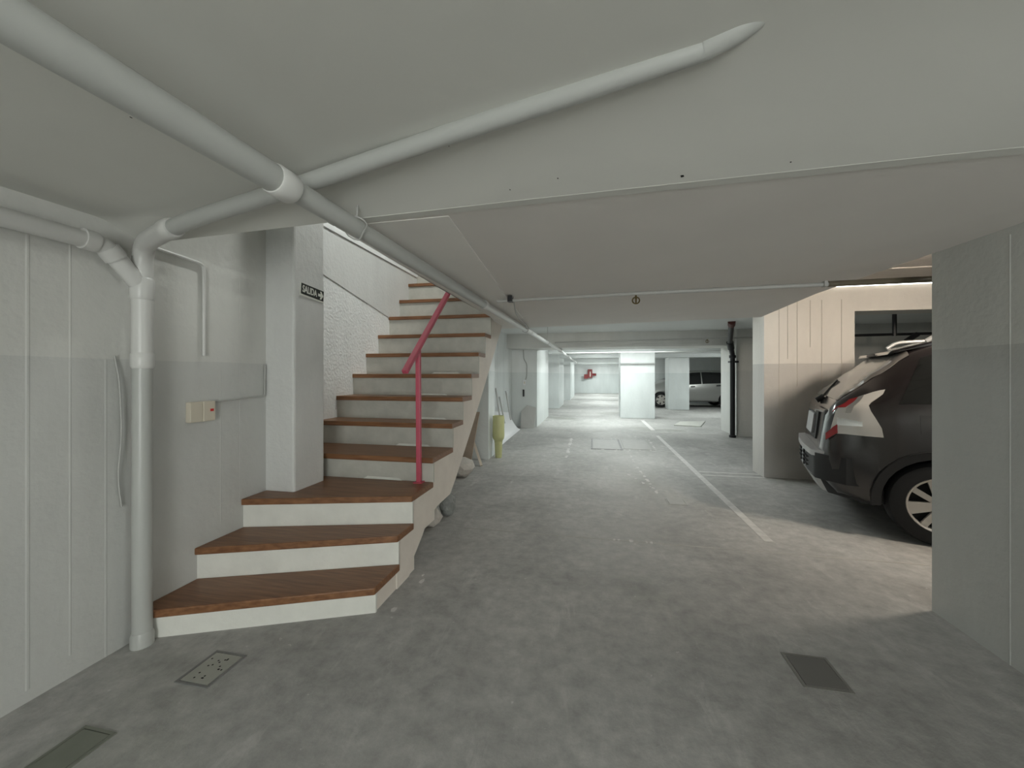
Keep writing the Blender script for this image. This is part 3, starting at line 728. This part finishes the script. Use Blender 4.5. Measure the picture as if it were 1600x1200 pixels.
cn_.location = (-1.50, 6.28, 0)
shn = thing('white_sheet', 'curved glossy white plastic sheet leaning against the rear left wall', 'sheet', (-1.8, 8.4, 0))
shv = []; shf = []
for i in range(9):
    t = i / 8
    for (yy, zz0) in ((7.35, .62), (9.6, .42)):
        x = -1.70 - .27 * t ** .8; z = zz0 * (t ** 1.4)
        shv.append((x - (.04 if yy > 9 else 0), yy - .0 + .25 * t * (1 if yy < 8 else -.4), z))
for i in range(8): shf.append((2*i, 2*i+1, 2*i+3, 2*i+2))
n0 = len(shv)
shv += [(v[0] - .012, v[1], v[2] - .0 + .004) for v in shv]; shf += [tuple(reversed([j + n0 for j in f])) for f in shf]
obj('sheet', MB().add(shv, shf), M_sheet, shn, smooth=True)
for i, (y0, z1) in enumerate(((8.0, 1.05), (8.35, .85), (9.0, .95))):
    tag(obj('pole', MB().tube([(-1.86, y0, .3), (-2.03, y0 + .25, z1)], .018, 8), M_conduit, smooth=True),
        ['longest thin grey pole leaning on the rear left wall', 'shortest thin grey pole leaning on the rear left wall', 'thin grey pole of middle length leaning on the rear left wall'][i], 'pole', 'poles behind the white sheet')
wbx = thing('panel_offcut', 'white rectangular panel propped at the portal corner', 'panel', (-1.56, 9.95, 0))
obj('panel', MB().add([(-1.78, 9.86, 0), (-1.44, 9.86, 0), (-1.42, 10.07, .50), (-1.66, 10.07, .56), (-1.80, 10.02, .40), (-1.78, 9.92, 0), (-1.44, 9.92, 0), (-1.42, 10.095, .50), (-1.66, 10.095, .56), (-1.80, 10.06, .40)],
    [(0,1,2,3,4),(9,8,7,6,5),(0,5,6,1),(1,6,7,2),(2,7,8,3),(3,8,9,4),(4,9,5,0)]), simple('grey_panel', (.5, .5, .48), .6), wbx)
sw = thing('switch_box', 'small white switch box on the wall beside the portal', 'switch', (-1.72, 10.1, 1.05))
obj('plate', MB().box(-1.76, -1.68, 10.075, 10.1, 1.07, 1.21), M_sheet, sw, bevel=.004)
obj('rocker', MB().box(-1.735, -1.705, 10.068, 10.076, 1.11, 1.17), M_beige, sw)
pipe_thing('conduit', 'thin conduit with a bend running down to the switch box', [(-1.75, 10.085, 2.0), (-1.74, 10.085, 1.75), (-1.66, 10.085, 1.62), (-1.66, 10.085, 1.30), (-1.69, 10.085, 1.21)], .010, M_conduit, cat='conduit', rb=.05)
hk = thing('wall_hook', 'small dark hook on the wall below the switch box', 'hook', (-1.74, 10.09, .78))
obj('plate', MB().box(-1.765, -1.725, 10.07, 10.1, .78, .96), M_black, hk)
obj('hook', MB().tube([(-1.745, 10.08, .80), (-1.745, 10.03, .79), (-1.745, 10.02, .84)], .010, 8), M_black, hk, smooth=True)
# red fire cabinet at the far end
fc = thing('fire_cabinet', 'dark red cabinet with angled wings on the far white wall', 'cabinet', (-.20, 29.3, 1.1))
M_fred = simple('fire_red', (.20, .03, .03), .5)
obj('body', MB().box(-.34, -.02, 29.1, 29.298, 1.10, 1.72), M_fred, fc)
obj('wing', MB().prism([(-.02, 29.1), (.24, 28.95), (.25, 28.98), (-.01, 29.13)], 1.26, 1.42), M_fred, fc)
obj('wing', MB().prism([(-.34, 29.1), (-.33, 29.13), (-.59, 28.98), (-.60, 28.95)], 1.04, 1.36), M_fred, fc)
obj('nameplate', MB().box(-.20, -.14, 29.09, 29.1, 1.18, 1.55), M_signwhite, fc)

# ------------------------------------------------------------------ lamp fixtures (housing + tube), all tucked above the beams
LBL = ['fluorescent batten just behind the portal beam', 'fluorescent batten behind the bright pillar', 'fluorescent batten in the middle of the far aisle', 'fluorescent batten before the last beam', 'fluorescent batten next to the far end wall', 'warm batten lamp on the ceiling above the dark car', 'batten lamp on the ceiling above the stairwell', 'hanging batten lamp in the side bay beyond the right edge', 'added fill batten on the ceiling just beyond the low soffit', 'added fill batten in front of the silver car']
for i, (nm, loc, size, power, colr) in enumerate(LAMPS):
    x, y, z = loc
    t = thing('batten_lamp', LBL[i], 'lamp', (x, y, z), 'fluorescent batten lamps' if i < 5 else None)
    hx, hy = size[0] / 2, size[1] / 2
    ztop = {0: 2.33, 1: 2.33, 2: 2.33, 3: 2.33, 4: 2.33, 5: 2.475, 6: 5.4, 7: 2.475, 8: 2.34, 9: 2.33}[i]
    obj('housing', MB().box(x - hx - .01, x + hx + .01, y - hy - .01, y + hy + .01, z + .035, ztop), M_tube, t)
    a, b_ = ((x - hx, y, z + .02), (x + hx, y, z + .02)) if hx > hy else ((x, y - hy, z + .02), (x, y + hy, z + .02))
    obj('tube', MB().tube([a, b_], .013, 10), M_emit_w if i == 5 else M_emit_c, t, smooth=True)

# ------------------------------------------------------------------ cars
def lerp(a, b, t): return a + (b - a) * t
def table(tab, x):
    if x <= tab[0][0]: return tab[0][1]
    for (x0, y0), (x1, y1) in zip(tab, tab[1:]):
        if x <= x1:
            t = (x - x0) / (x1 - x0); t = t * t * (3 - 2 * t) * .5 + t * .5
            return lerp(y0, y1, t)
    return tab[-1][1]
class Car:
    """local frame: x from the tail (0) to the nose (L), y to the left, z up"""
    def __init__(s, P): s.P = P
    def section(s, x):
        P = s.P
        zt = table(P['top'], x); zb = table(P['bot'], x); w = table(P['w'], x)
        belt = min(table(P['belt'], x), zt - .02)
        yr = min(table(P['roofw'], x), w * .97)
        gl = max(0.0, zt - belt)
        lowz = [lerp(zb, belt, t) for t in (.07, .22, .45, .66, .84)]
        pts = [(0, zb), (.55 * w, zb), (.88 * w, zb), (.955 * w, lowz[0]), (.985 * w, lowz[1]), (1.0 * w, lowz[2]), (.995 * w, lowz[3]), (.98 * w, lowz[4]), (.955 * w, belt)]
        ye = min(yr, .95 * w)
        k = min(1, gl / .30)
        for t in (.25, .5, .75):
            pts.append((lerp(.945 * w, ye, t + .10 * math.sin(math.pi * t) * -1), belt + (gl - .06 * k) * t))
        pts.append((ye * .985, zt - .055 * k))
        pts.append((ye * .93, zt - .024 * k))
        pts.append((ye * .80, zt - .008 * k))
        pts.append((ye * .5, zt))
        pts.append((0, zt + .006))
        return pts
    def surf(s, x, r, offn=0.0):
        """point on the right-hand (negative y) side at fractional row r"""
        p = s.section(x); i = min(int(r), len(p) - 2); t = r - i
        return Vector((x, -lerp(p[i][0], p[i+1][0], t), lerp(p[i][1], p[i+1][1], t)))
    def normal(s, x, r):
        e = .01
        du = s.surf(x + e, r) - s.surf(x - e, r)
        r0, r1 = max(0, r - .05), min(len(s.section(x)) - 1.001, r + .05)
        dv = s.surf(x, r1) - s.surf(x, r0)
        n = du.cross(dv)
        if n.length < 1e-9: return Vector((0, 0, 1))
        n.normalize()
        c = s.surf(x, r) - Vector((x, 0, .75))
        if n.dot(Vector((n.x, c.y, c.z))) < 0 and n.dot(c) < 0: n = -n
        return n
    def patch(s, fn, nu, nv, off=.006, sides=(-1,), thick=.006):
        """fn(u,v) -> (x,row); build a thin closed patch lifted off the surface"""
        out = MB()
        for sd in sides:
            vs = []; fs = []
            for lay in (off, off - thick):
                for i in range(nu + 1):
                    for j in range(nv + 1):
                        x, r = fn(i / nu, j / nv)
                        p = s.surf(x, r) + s.normal(x, r) * lay
                        vs.append((p.x, p.y * (-sd), p.z))
            m = nv + 1; o2 = (nu + 1) * m
            for i in range(nu):
                for j in range(nv):
                    a = i * m + j
                    fs.append((a, a + m, a + m + 1, a + 1)); fs.append((o2 + a, o2 + a + 1, o2 + a + m + 1, o2 + a + m))
            ring = [(i, 0) for i in range(nu)] + [(nu, j) for j in range(nv)] + [(i, nv) for i in range(nu, 0, -1)] + [(0, j) for j in range(nv, 0, -1)]
            for q in range(len(ring)):
                a = ring[q][0] * m + ring[q][1]; b = ring[(q+1) % len(ring)][0] * m + ring[(q+1) % len(ring)][1]
                fs.append((a, b, b + o2, a + o2))
            out.add(vs, fs)
        return out
    def body(s, xs):
        vs = []; fs = []
        n = len(s.section(xs[0])); m = 2 * n - 2
        for x in xs:
            p = s.section(x)
            ring = [(-a, z) for a, z in p] + [(a, z) for a, z in reversed(p[1:-1])]
            vs += [(x, y, z) for y, z in ring]
        for i in range(len(xs) - 1):
            for k in range(m):
                a = i * m + k; b = i * m + (k + 1) % m
                fs.append((a, b, b + m, a + m))
        fs.append(tuple(range(m))); fs.append(tuple(reversed(range((len(xs)-1)*m, len(xs)*m))))
        return MB().add(vs, fs)
def cut_wheels(o, spots, r, w):
    """cut round wheel arches out of the body shell"""
    for (x, y, z) in spots:
        c = MB().lathe([(0, -w), (r, -w), (r, w), (0, w)], 40, 'y')
        me = bpy.data.meshes.new('cut'); me.from_pydata([(v[0] + x, v[1] + y, v[2] + z) for v in c.v], [], c.f)
        bm = bmesh.new(); bm.from_mesh(me); bmesh.ops.remove_doubles(bm, verts=bm.verts, dist=1e-5)
        bmesh.ops.recalc_face_normals(bm, faces=bm.faces); bm.to_mesh(me); bm.free()
        co = bpy.data.objects.new('cut', me); COL.objects.link(co)
        md = o.modifiers.new('arch', 'BOOLEAN'); md.object = co; md.operation = 'DIFFERENCE'; md.solver = 'EXACT'
        par = o.parent; o.parent = None
        dg = bpy.context.evaluated_depsgraph_get()
        nm = bpy.data.meshes.new_from_object(o.evaluated_get(dg))
        o.modifiers.clear(); o.data = nm; o.parent = par
        bpy.data.objects.remove(co)
    for p in o.data.polygons: p.use_smooth = True
    try: o.data.set_sharp_from_angle(angle=R(38))
    except Exception: pass

M_tyre = simple('tyre_rubber', (.012, .012, .013), .75)
M_alloy = simple('alloy_rim', (.55, .52, .48), .35, metal=.35)
M_glassd = simple('dark_car_glass', (.012, .013, .013), .06, spec=.7)
M_glassg = simple('tinted_rear_glass', (.22, .205, .19), .12, spec=.7)
M_paintd = simple('dark_aubergine_paint', (.012, .009, .010), .22, coat=1.0, spec=.6)
M_paints = simple('silver_paint', (.40, .40, .38), .35, metal=.55, coat=.6)
M_clad = simple('black_cladding', (.014, .014, .015), .55)
M_silver = simple('satin_silver_plastic', (.55, .55, .55), .35, metal=.3)
M_lred = simple('red_lens', (.30, .012, .018), .12, coat=1)
M_lclear = simple('clear_lens', (.62, .60, .57), .15, coat=1)
M_chrome = simple('chrome', (.8, .8, .8), .12, metal=1)
M_plate = simple('licence_plate', (.62, .63, .64), .35)

def wheel(car, x, y, r, rim_r, spokes, kind):
    """y is the outer face; the wheel is a part with its own pieces"""
    sd = -1 if y < 0 else 1
    w = .205
    t = MB().lathe([(rim_r, 0), (r * .86, -.012 * 0), (r * .95, .012), (r, .045), (r, w - .045), (r * .95, w - .012), (r * .86, w), (rim_r, w), (rim_r * .97, w * .5), (rim_r, 0)], 40, 'y')
    def place(mb):
        return MB().add([(v[0] + x, y - sd * v[1], v[2] + r) for v in mb.v], mb.f)
    tw = obj('wheel', place(t), M_tyre, car, smooth=True, local=True)
    obj('rim', place(MB().lathe([(rim_r * 1.01, .006), (rim_r * .985, -.004), (rim_r * .92, .004), (rim_r * .90, .03), (rim_r * .90, .12)], 36, 'y')), M_alloy, tw, smooth=True, local=True)
    obj('brake_disc', place(MB().lathe([(0, .07), (rim_r * .90, .07), (rim_r * .9, .085)], 24, 'y')), M_tyre, tw, local=True)
    for k in range(spokes):
        a = 2 * math.pi * k / spokes + .2
        ca, sa = math.cos(a), math.sin(a)
        wi, wo = (.030, .050) if kind == 'alloy' else (.035, .062)
        if kind == 'alloy' and k % 2: wi, wo = (.020, .022)
        r0, r1 = rim_r * .16, rim_r * .95
        q = []
        for d in (-.004 + .012, .034):
            for (rr, ww, dd) in ((r0, wi, 0), (r1, wo, -.006)):
                q += [(rr * ca - ww * sa, d + dd, rr * sa + ww * ca), (rr * ca + ww * sa, d + dd, rr * sa - ww * ca)]
        obj('spoke', place(MB().add(q, [(0,1,3,2),(4,6,7,5),(0,2,6,4),(1,5,7,3),(0,4,5,1),(2,3,7,6)])), M_alloy, tw, local=True)
    obj('hub_cap', place(MB().lathe([(0, -.006), (rim_r * .14, -.004), (rim_r * .22, .006), (rim_r * .24, .03)], 20, 'y')), M_alloy, tw, smooth=True, local=True)
    return tw

# --- dark hatchback in the right bay, tail towards the aisle
PD = dict(L=4.02,
    top=[(0, .66), (.05, .93), (.10, 1.03), (.22, 1.135), (.40, 1.285), (.60, 1.43), (.80, 1.495), (1.3, 1.53), (1.9, 1.525), (2.3, 1.47), (2.7, 1.27), (3.0, 1.07), (3.4, .99), (3.8, .87), (3.95, .76), (4.02, .62)],
    bot=[(0, .44), (.05, .37), (.12, .30), (.3, .24), (3.7, .22), (3.9, .26), (4.02, .36)],
    w=[(0, .60), (.03, .70), (.07, .765), (.14, .815), (.26, .85), (.5, .87), (2.0, .875), (3.3, .86), (3.7, .80), (3.9, .68), (4.02, .52)],
    belt=[(0, .62), (.06, .90), (.12, .985), (.3, 1.0), (1.4, .97), (2.6, .93), (3.2, .90), (4.02, .6)],
    roofw=[(0, .50), (.05, .64), (.10, .69), (.25, .70), (.4, .69), (.6, .665), (1.2, .64), (2.2, .62), (2.7, .68), (3.2, .72), (4.02, .4)])
D = Car(PD)
PHI = R(20)
dc = thing('car', 'dark hatchback parked behind the grey wall end with its tail to the aisle', 'car', (0, 0, 0))
axis = Vector((math.cos(PHI), -math.sin(PHI), 0)); nfar = Vector((math.sin(PHI), math.cos(PHI), 0))
Wc = Vector((2.66, 3.68, 0))                 # rear wheel contact, near side
orig = Wc - axis * .74 + nfar * .86
dc.location = orig; dc.rotation_euler = (0, 0, -PHI)
xs = [0, .02, .05, .08, .12, .17, .23, .30, .38, .46, .54, .62, .70, .80, .92, 1.05, 1.3, 1.6, 1.9, 2.1, 2.3, 2.5, 2.7, 2.85, 3.0, 3.2, 3.4, 3.6, 3.75, 3.85, 3.95, 4.02]
bo = obj('body', D.body(xs), M_paintd, dc, smooth=True, local=True)
WR = .325
cut_wheels(bo, [(.74, -.80, WR), (.74, .80, WR), (3.28, -.80, WR), (3.28, .80, WR)], .372, .24)
for yy in (-.875, .875):
    wheel(dc, .74, yy, WR, .215, 8, 'alloy'); wheel(dc, 3.28, yy, WR, .215, 8, 'alloy')
# rows: 8 belt, 12 roof edge, 16 roof centre
def quad(x0a, x0b, x1a, x1b, r0, r1):
    """u along x, v along rows; x0a..x1a at bottom row, x0b..x1b at top row"""
    return lambda u, v: (lerp(lerp(x0a, x1a, u), lerp(x0b, x1b, u), v), lerp(r0, r1, v))
for sd in (-1, 1):
    obj('rear_quarter_window', D.patch(quad(.50, .66, 1.02, .98, 8.5, 11.7), 6, 4, .004, (sd,)), M_glassd, dc, smooth=True, local=True)
    obj('rear_door_window', D.patch(quad(1.06, 1.02, 1.78, 1.76, 8.3, 11.7), 6, 4, .004, (sd,)), M_glassd, dc, smooth=True, local=True)
    obj('front_door_window', D.patch(quad(1.84, 1.82, 2.72, 2.30, 8.3, 11.6), 6, 4, .004, (sd,)), M_glassd, dc, smooth=True, local=True)
    # tall tail lamp wrapping round the corner
    lampm = obj('tail_lamp', D.patch(lambda u, v: (lerp(lerp(.055, .20, v), lerp(.40, .43, v) - .10 * math.sin(3.14 * v) ** 2, u), lerp(6.4, 10.2, v)), 6, 8, .014, (sd,)), M_lclear, dc, smooth=True, local=True)
    obj('red_lens', D.patch(lambda u, v: (lerp(lerp(.095, .205, v), lerp(.17, .26, v), u), lerp(8.1, 10.2, v)), 3, 5, .017, (sd,)), M_lred, lampm, smooth=True, local=True)
    obj('red_lens', D.patch(lambda u, v: (lerp(.052, .12, u), lerp(6.4, 6.95, v)), 3, 2, .017, (sd,)), M_lred, lampm, smooth=True, local=True)
    obj('chrome_band', D.patch(lambda u, v: (lerp(lerp(.165, .26, v) , lerp(.205, .30, v), u), lerp(7.7, 10.2, v)), 2, 5, .018, (sd,)), M_chrome, lampm, smooth=True, local=True)
    obj('reflector_bowl', D.patch(lambda u, v: (lerp(.12, .27, u), lerp(6.9, 7.15 + .25 * (1 - u), v)), 3, 2, .018, (sd,)), M_chrome, lampm, smooth=True, local=True)
    # wheel arch cladding
    for wx in (.74, 3.28):
        am = MB(); n = 16
        for i in range(n):
            a0 = math.pi * (-.04 + 1.08 * i / n); a1 = math.pi * (-.04 + 1.08 * (i + 1) / n)
            q = []
            for a in (a0, a1):
                for rr, yo in ((.362, .872), (.425, .876), (.425, .84), (.362, .82)):
                    q.append((wx + rr * math.cos(a), sd * yo + sd * .012, WR + rr * math.sin(a)))
            am.add(q, [(0,1,5,4),(1,2,6,5),(2,3,7,6),(3,0,4,7)])
        obj('arch_cladding', am, M_clad, dc, smooth=True, local=True)
    obj('roof_rail', MB().tube(bend([(.72, sd * .58, 1.49), (.80, sd * .585, 1.545), (1.9, sd * .575, 1.575), (2.2, sd * .57, 1.51)], .06), .016, 10), M_silver, dc, smooth=True, local=True)
    obj('door_mirror', MB().lathe([(0, -.09), (.06, -.07), (.075, 0), (.06, .07), (0, .09)], 12, 'y'), M_paintd, dc, smooth=True, local=True).location = (2.5, sd * .98, 1.02)
    obj('door_handle', D.patch(quad(1.20, 1.20, 1.38, 1.38, 7.3, 7.7), 3, 2, .018, (sd,)), M_paintd, dc, local=True)
    obj('fuel_flap' if sd < 0 else 'side_trim', D.patch(lambda u, v: (.62 + .17 * u + .0 * v, lerp(6.7, 7.75, v)), 4, 4, .003, (sd,)), M_paintd, dc, smooth=True, local=True)
    obj('sill_cladding', D.patch(quad(1.15, 1.15, 2.88, 2.88, 2.2, 4.2), 8, 3, .010, (sd,)), M_clad, dc, smooth=True, local=True)
    obj('headlamp', D.patch(quad(3.72, 3.55, 3.93, 3.80, 6.0, 8.2), 4, 4, .008, (sd,)), M_lclear, dc, smooth=True, local=True)
# full width patches (both halves across the centre): rear glass, windscreen
def across(car, x0, x1, rlo, off, n=10, thick=.006):
    """strip over the top rows between two stations; rlo = outermost row"""
    vs = []; fs = []
    cols = [(-1, lerp(rlo, 16, t / n)) for t in range(n + 1)] + [(1, lerp(16, rlo, t / n)) for t in range(1, n + 1)]
    m = len(cols); nx = 8
    for lay in (off, off - thick):
        for i in range(nx + 1):
            for sd, r in cols:
                x = lerp(x0, x1, i / nx)
                p = car.surf(x, min(r, 15.999)) + Vector((0, 0, 0)); nn = car.normal(x, min(r, 15.9))
                p = p + nn * lay
                vs.append((p.x, p.y * (-sd), p.z))
    o2 = (nx + 1) * m
    for i in range(nx):
        for j in range(m - 1):
            a = i * m + j
            fs.append((a, a + 1, a + m + 1, a + m)); fs.append((o2 + a, o2 + a + m, o2 + a + m + 1, o2 + a + 1))
    for i in range(nx):
        fs.append((i*m, i*m+m, o2+i*m+m, o2+i*m)); fs.append((i*m+m-1, o2+i*m+m-1, o2+i*m+2*m-1, i*m+2*m-1))
    for j in range(m - 1):
        fs.append((j, o2+j, o2+j+1, j+1)); fs.append((nx*m+j, nx*m+j+1, o2+nx*m+j+1, o2+nx*m+j))
    return MB().add(vs, fs)
rg = obj('rear_window', across(D, .125, .60, 12.3, .008), M_glassg, dc, smooth=True, local=True)
obj('windscreen', across(D, 2.36, 2.98, 12.2, .006), M_glassd, dc, smooth=True, local=True)
# roof spoiler above the rear window
obj('spoiler', MB().add([(.50, -.60, 1.425), (.50, .60, 1.425), (.90, .60, 1.525), (.90, -.60, 1.525), (.48, -.58, 1.395), (.48, .58, 1.395), (.90, .60, 1.48), (.90, -.60, 1.48)], [(0,1,2,3),(4,7,6,5),(0,4,5,1),(1,5,6,2),(2,6,7,3),(3,7,4,0)]), M_paintd, dc, local=True, bevel=.01)
obj('brake_light', MB().box(.475, .485, -.14, .14, 1.40, 1.42), M_clad, dc, local=True)
wp = obj('wiper', MB().tube([(.085, 0, 1.035), (.10, -.03, 1.05), (.26, .30, 1.19)], .010, 8), M_clad, dc, smooth=True, local=True)
obj('wiper_cap', MB().tube([(.05, 0, 1.01), (.11, 0, 1.05)], .026, 10), M_clad, wp, smooth=True, local=True)
# tailgate lower panel with plate
tg = obj('tailgate', MB().add([(.004, -.60, .64), (.004, .60, .64), (.045, .60, .97), (.045, -.60, .97), (.10, -.60, .64), (.10, .60, .64), (.12, .60, .97), (.12, -.60, .97)], [(0,3,2,1),(4,5,6,7),(0,1,5,4),(1,2,6,5),(2,3,7,6),(3,0,4,7)]), M_paintd, dc, local=True, bevel=.02)
obj('plate_recess', MB().add([(.000, -.36, .70), (.000, .36, .70), (.028, .36, .93), (.028, -.36, .93), (.04, -.36, .70), (.04, .36, .70), (.06, .36, .93), (.06, -.36, .93)], [(0,3,2,1),(4,5,6,7),(0,1,5,4),(1,2,6,5),(2,3,7,6),(3,0,4,7)]), M_clad, tg, local=True)
obj('licence_plate', MB().add([(-.018, -.22, .735), (-.018, .22, .735), (.006, .22, .905), (.006, -.22, .905), (.022, -.20, .735), (.022, .20, .735), (.040, .20, .905), (.040, -.20, .905)], [(0,3,2,1),(4,5,6,7),(0,1,5,4),(1,2,6,5),(2,3,7,6),(3,0,4,7)]), M_plate, tg, local=True)
obj('chrome_strip', MB().box(.008, .045, -.26, .26, .925, .945), M_chrome, tg, local=True)
obj('badge', MB().lathe([(0, 0), (.035, 0), (.03, .012), (0, .014)], 4, 'z').__class__().add([(.045, 0, .99), (.045, .03, .96), (.042, 0, .93), (.045, -.03, .96)], [(0, 1, 2, 3)]), M_chrome, tg, local=True)
# rear bumper: curved in plan, with silver step plate
def bumper(z0, z1, out, mat, name, parent, half=.80, x_in=.16, lean=0.0):
    vs = []; fs = []; n = 18
    for i in range(n + 1):
        t = -1 + 2 * i / n
        y = t * half
        x = -out + (.055 * abs(t) ** 2.2 + .17 * max(0, abs(t) - .78) / .22 * abs(t))
        vs += [(x + lean, y, z0), (x, y * 1.0, z1), (x + x_in, y * .985, z1), (x + x_in + lean, y * .985, z0)]
    for i in range(n):
        a = i * 4; b = a + 4
        for k in range(4): fs.append((a + k, a + (k+1) % 4, b + (k+1) % 4, b + k))
    fs += [(0, 1, 2, 3), (n*4+3, n*4+2, n*4+1, n*4)]
    return obj(name, MB().add(vs, fs), mat, parent, smooth=True, local=True)
bu = bumper(.40, .62, .060, M_clad, 'rear_bumper', dc, half=.835, x_in=.22)
bumper(.595, .64, .085, M_silver, 'bumper_edge', bu, half=.78, x_in=.10)
sp_ = bumper(.27, .41, .070, M_silver, 'skid_plate', bu, half=.70, x_in=.14, lean=.08)
bumper(.27, .42, .028, M_clad, 'valance', bu, half=.80, x_in=.2, lean=.07)
bumper(.42, .585, .066, M_plate, 'step_panel', bu, half=.40, x_in=.03, lean=.0)
for yy in (-.14, .14):
    obj('panel_gap', MB().box(-.075, -.04, yy - .006, yy + .006, .425, .58), M_clad, bu, local=True)
for zz in (.46, .50, .54):
    obj('panel_groove', MB().box(-.073, -.05, -.36, .36, zz - .003, zz + .003), M_clad, bu, local=True)

# tall crossover proportions: stretch everything above the sills
def zmap(z): return z if z < .56 else .56 + (z - .56) * 1.15
def stretch(o):
    for c in o.children:
        if c.name.split('.')[0] in ('wheel', 'arch_cladding'): continue
        if c.name.startswith('door_mirror'): c.location.z = zmap(c.location.z); continue
        for v in c.data.vertices: v.co.z = zmap(v.co.z)
        stretch(c)
stretch(dc)

# --- silver car at the far right, nose to the left
PS = dict(L=4.05,
    top=[(0, .70), (.05, 1.0), (.12, 1.15), (.25, 1.34), (.45, 1.44), (.9, 1.50), (1.5, 1.52), (2.0, 1.50), (2.5, 1.38), (2.9, 1.18), (3.2, 1.03), (3.6, .95), (3.85, .82), (4.0, .68), (4.05, .55)],
    bot=[(0, .42), (.06, .33), (.2, .25), (3.7, .23), (3.95, .28), (4.05, .36)],
    w=[(0, .60), (.04, .72), (.12, .80), (.3, .83), (2.0, .845), (3.3, .83), (3.7, .78), (3.95, .64), (4.05, .48)],
    belt=[(0, .66), (.1, .98), (.4, 1.0), (1.4, .95), (2.6, .89), (3.2, .87), (4.05, .53)],
    roofw=[(0, .5), (.1, .62), (.4, .64), (1.2, .62), (2.2, .60), (2.9, .66), (3.2, .7), (4.05, .4)])
Sc = Car(PS)
sc = thing('car', 'silver hatchback parked side-on behind the grey pillar at the far right', 'car', (5.97, 18.05, 0))
sc.rotation_euler = (0, 0, R(180) + R(2))
bs = obj('body', Sc.body([x for x in (0, .02, .05, .09, .14, .2, .3, .45, .6, .9, 1.2, 1.5, 1.8, 2.0, 2.25, 2.5, 2.7, 2.9, 3.05, 3.2, 3.4, 3.6, 3.75, 3.85, 3.95, 4.0, 4.05)]), M_paints, sc, smooth=True, local=True)
WS = .31
cut_wheels(bs, [(.72, -.78, WS), (.72, .78, WS), (3.26, -.78, WS), (3.26, .78, WS)], .35, .22)
for yy in (-.845, .845):
    wheel(sc, .72, yy, WS, .205, 6, 'cap'); wheel(sc, 3.26, yy, WS, .205, 6, 'cap')
for sd in (-1, 1):
    obj('rear_quarter_window', Sc.patch(quad(.36, .48, .82, .80, 8.35, 11.8), 6, 4, .004, (sd,)), M_glassd, sc, smooth=True, local=True)
    obj('rear_door_window', Sc.patch(quad(.86, .84, 1.66, 1.66, 8.2, 11.8), 6, 4, .004, (sd,)), M_glassd, sc, smooth=True, local=True)
    obj('front_door_window', Sc.patch(quad(1.70, 1.70, 2.62, 2.22, 8.2, 11.8), 6, 4, .004, (sd,)), M_glassd, sc, smooth=True, local=True)
    obj('quarter_light', Sc.patch(quad(2.66, 2.5, 2.95, 2.62, 8.3, 11.0), 4, 3, .004, (sd,)), M_glassd, sc, smooth=True, local=True)
    obj('door_handle', Sc.patch(quad(.98, .98, 1.15, 1.15, 7.2, 7.6), 3, 2, .018, (sd,)), M_clad, sc, local=True)
    obj('door_handle', Sc.patch(quad(1.95, 1.95, 2.12, 2.12, 7.2, 7.6), 3, 2, .018, (sd,)), M_clad, sc, local=True)
    obj('door_mirror', MB().lathe([(0, -.08), (.06, -.06), (.07, 0), (.06, .06), (0, .08)], 12, 'y'), M_paints, sc, smooth=True, local=True).location = (2.6, sd * .95, .98)
    obj('tail_lamp', Sc.patch(quad(.05, .12, .18, .22, 7.0, 9.5), 3, 5, .01, (sd,)), M_lred, sc, smooth=True, local=True)
    obj('headlamp', Sc.patch(quad(3.70, 3.55, 3.95, 3.84, 6.0, 8.0), 4, 4, .008, (sd,)), M_lclear, sc, smooth=True, local=True)
    obj('side_moulding', Sc.patch(quad(1.15, 1.15, 2.85, 2.85, 4.9, 5.3), 8, 2, .012, (sd,)), M_paints, sc, smooth=True, local=True)
obj('windscreen', across(Sc, 2.2, 3.02, 12.2, .006), M_glassd, sc, smooth=True, local=True)
obj('rear_window', across(Sc, .16, .42, 12.3, .006), M_glassd, sc, smooth=True, local=True)
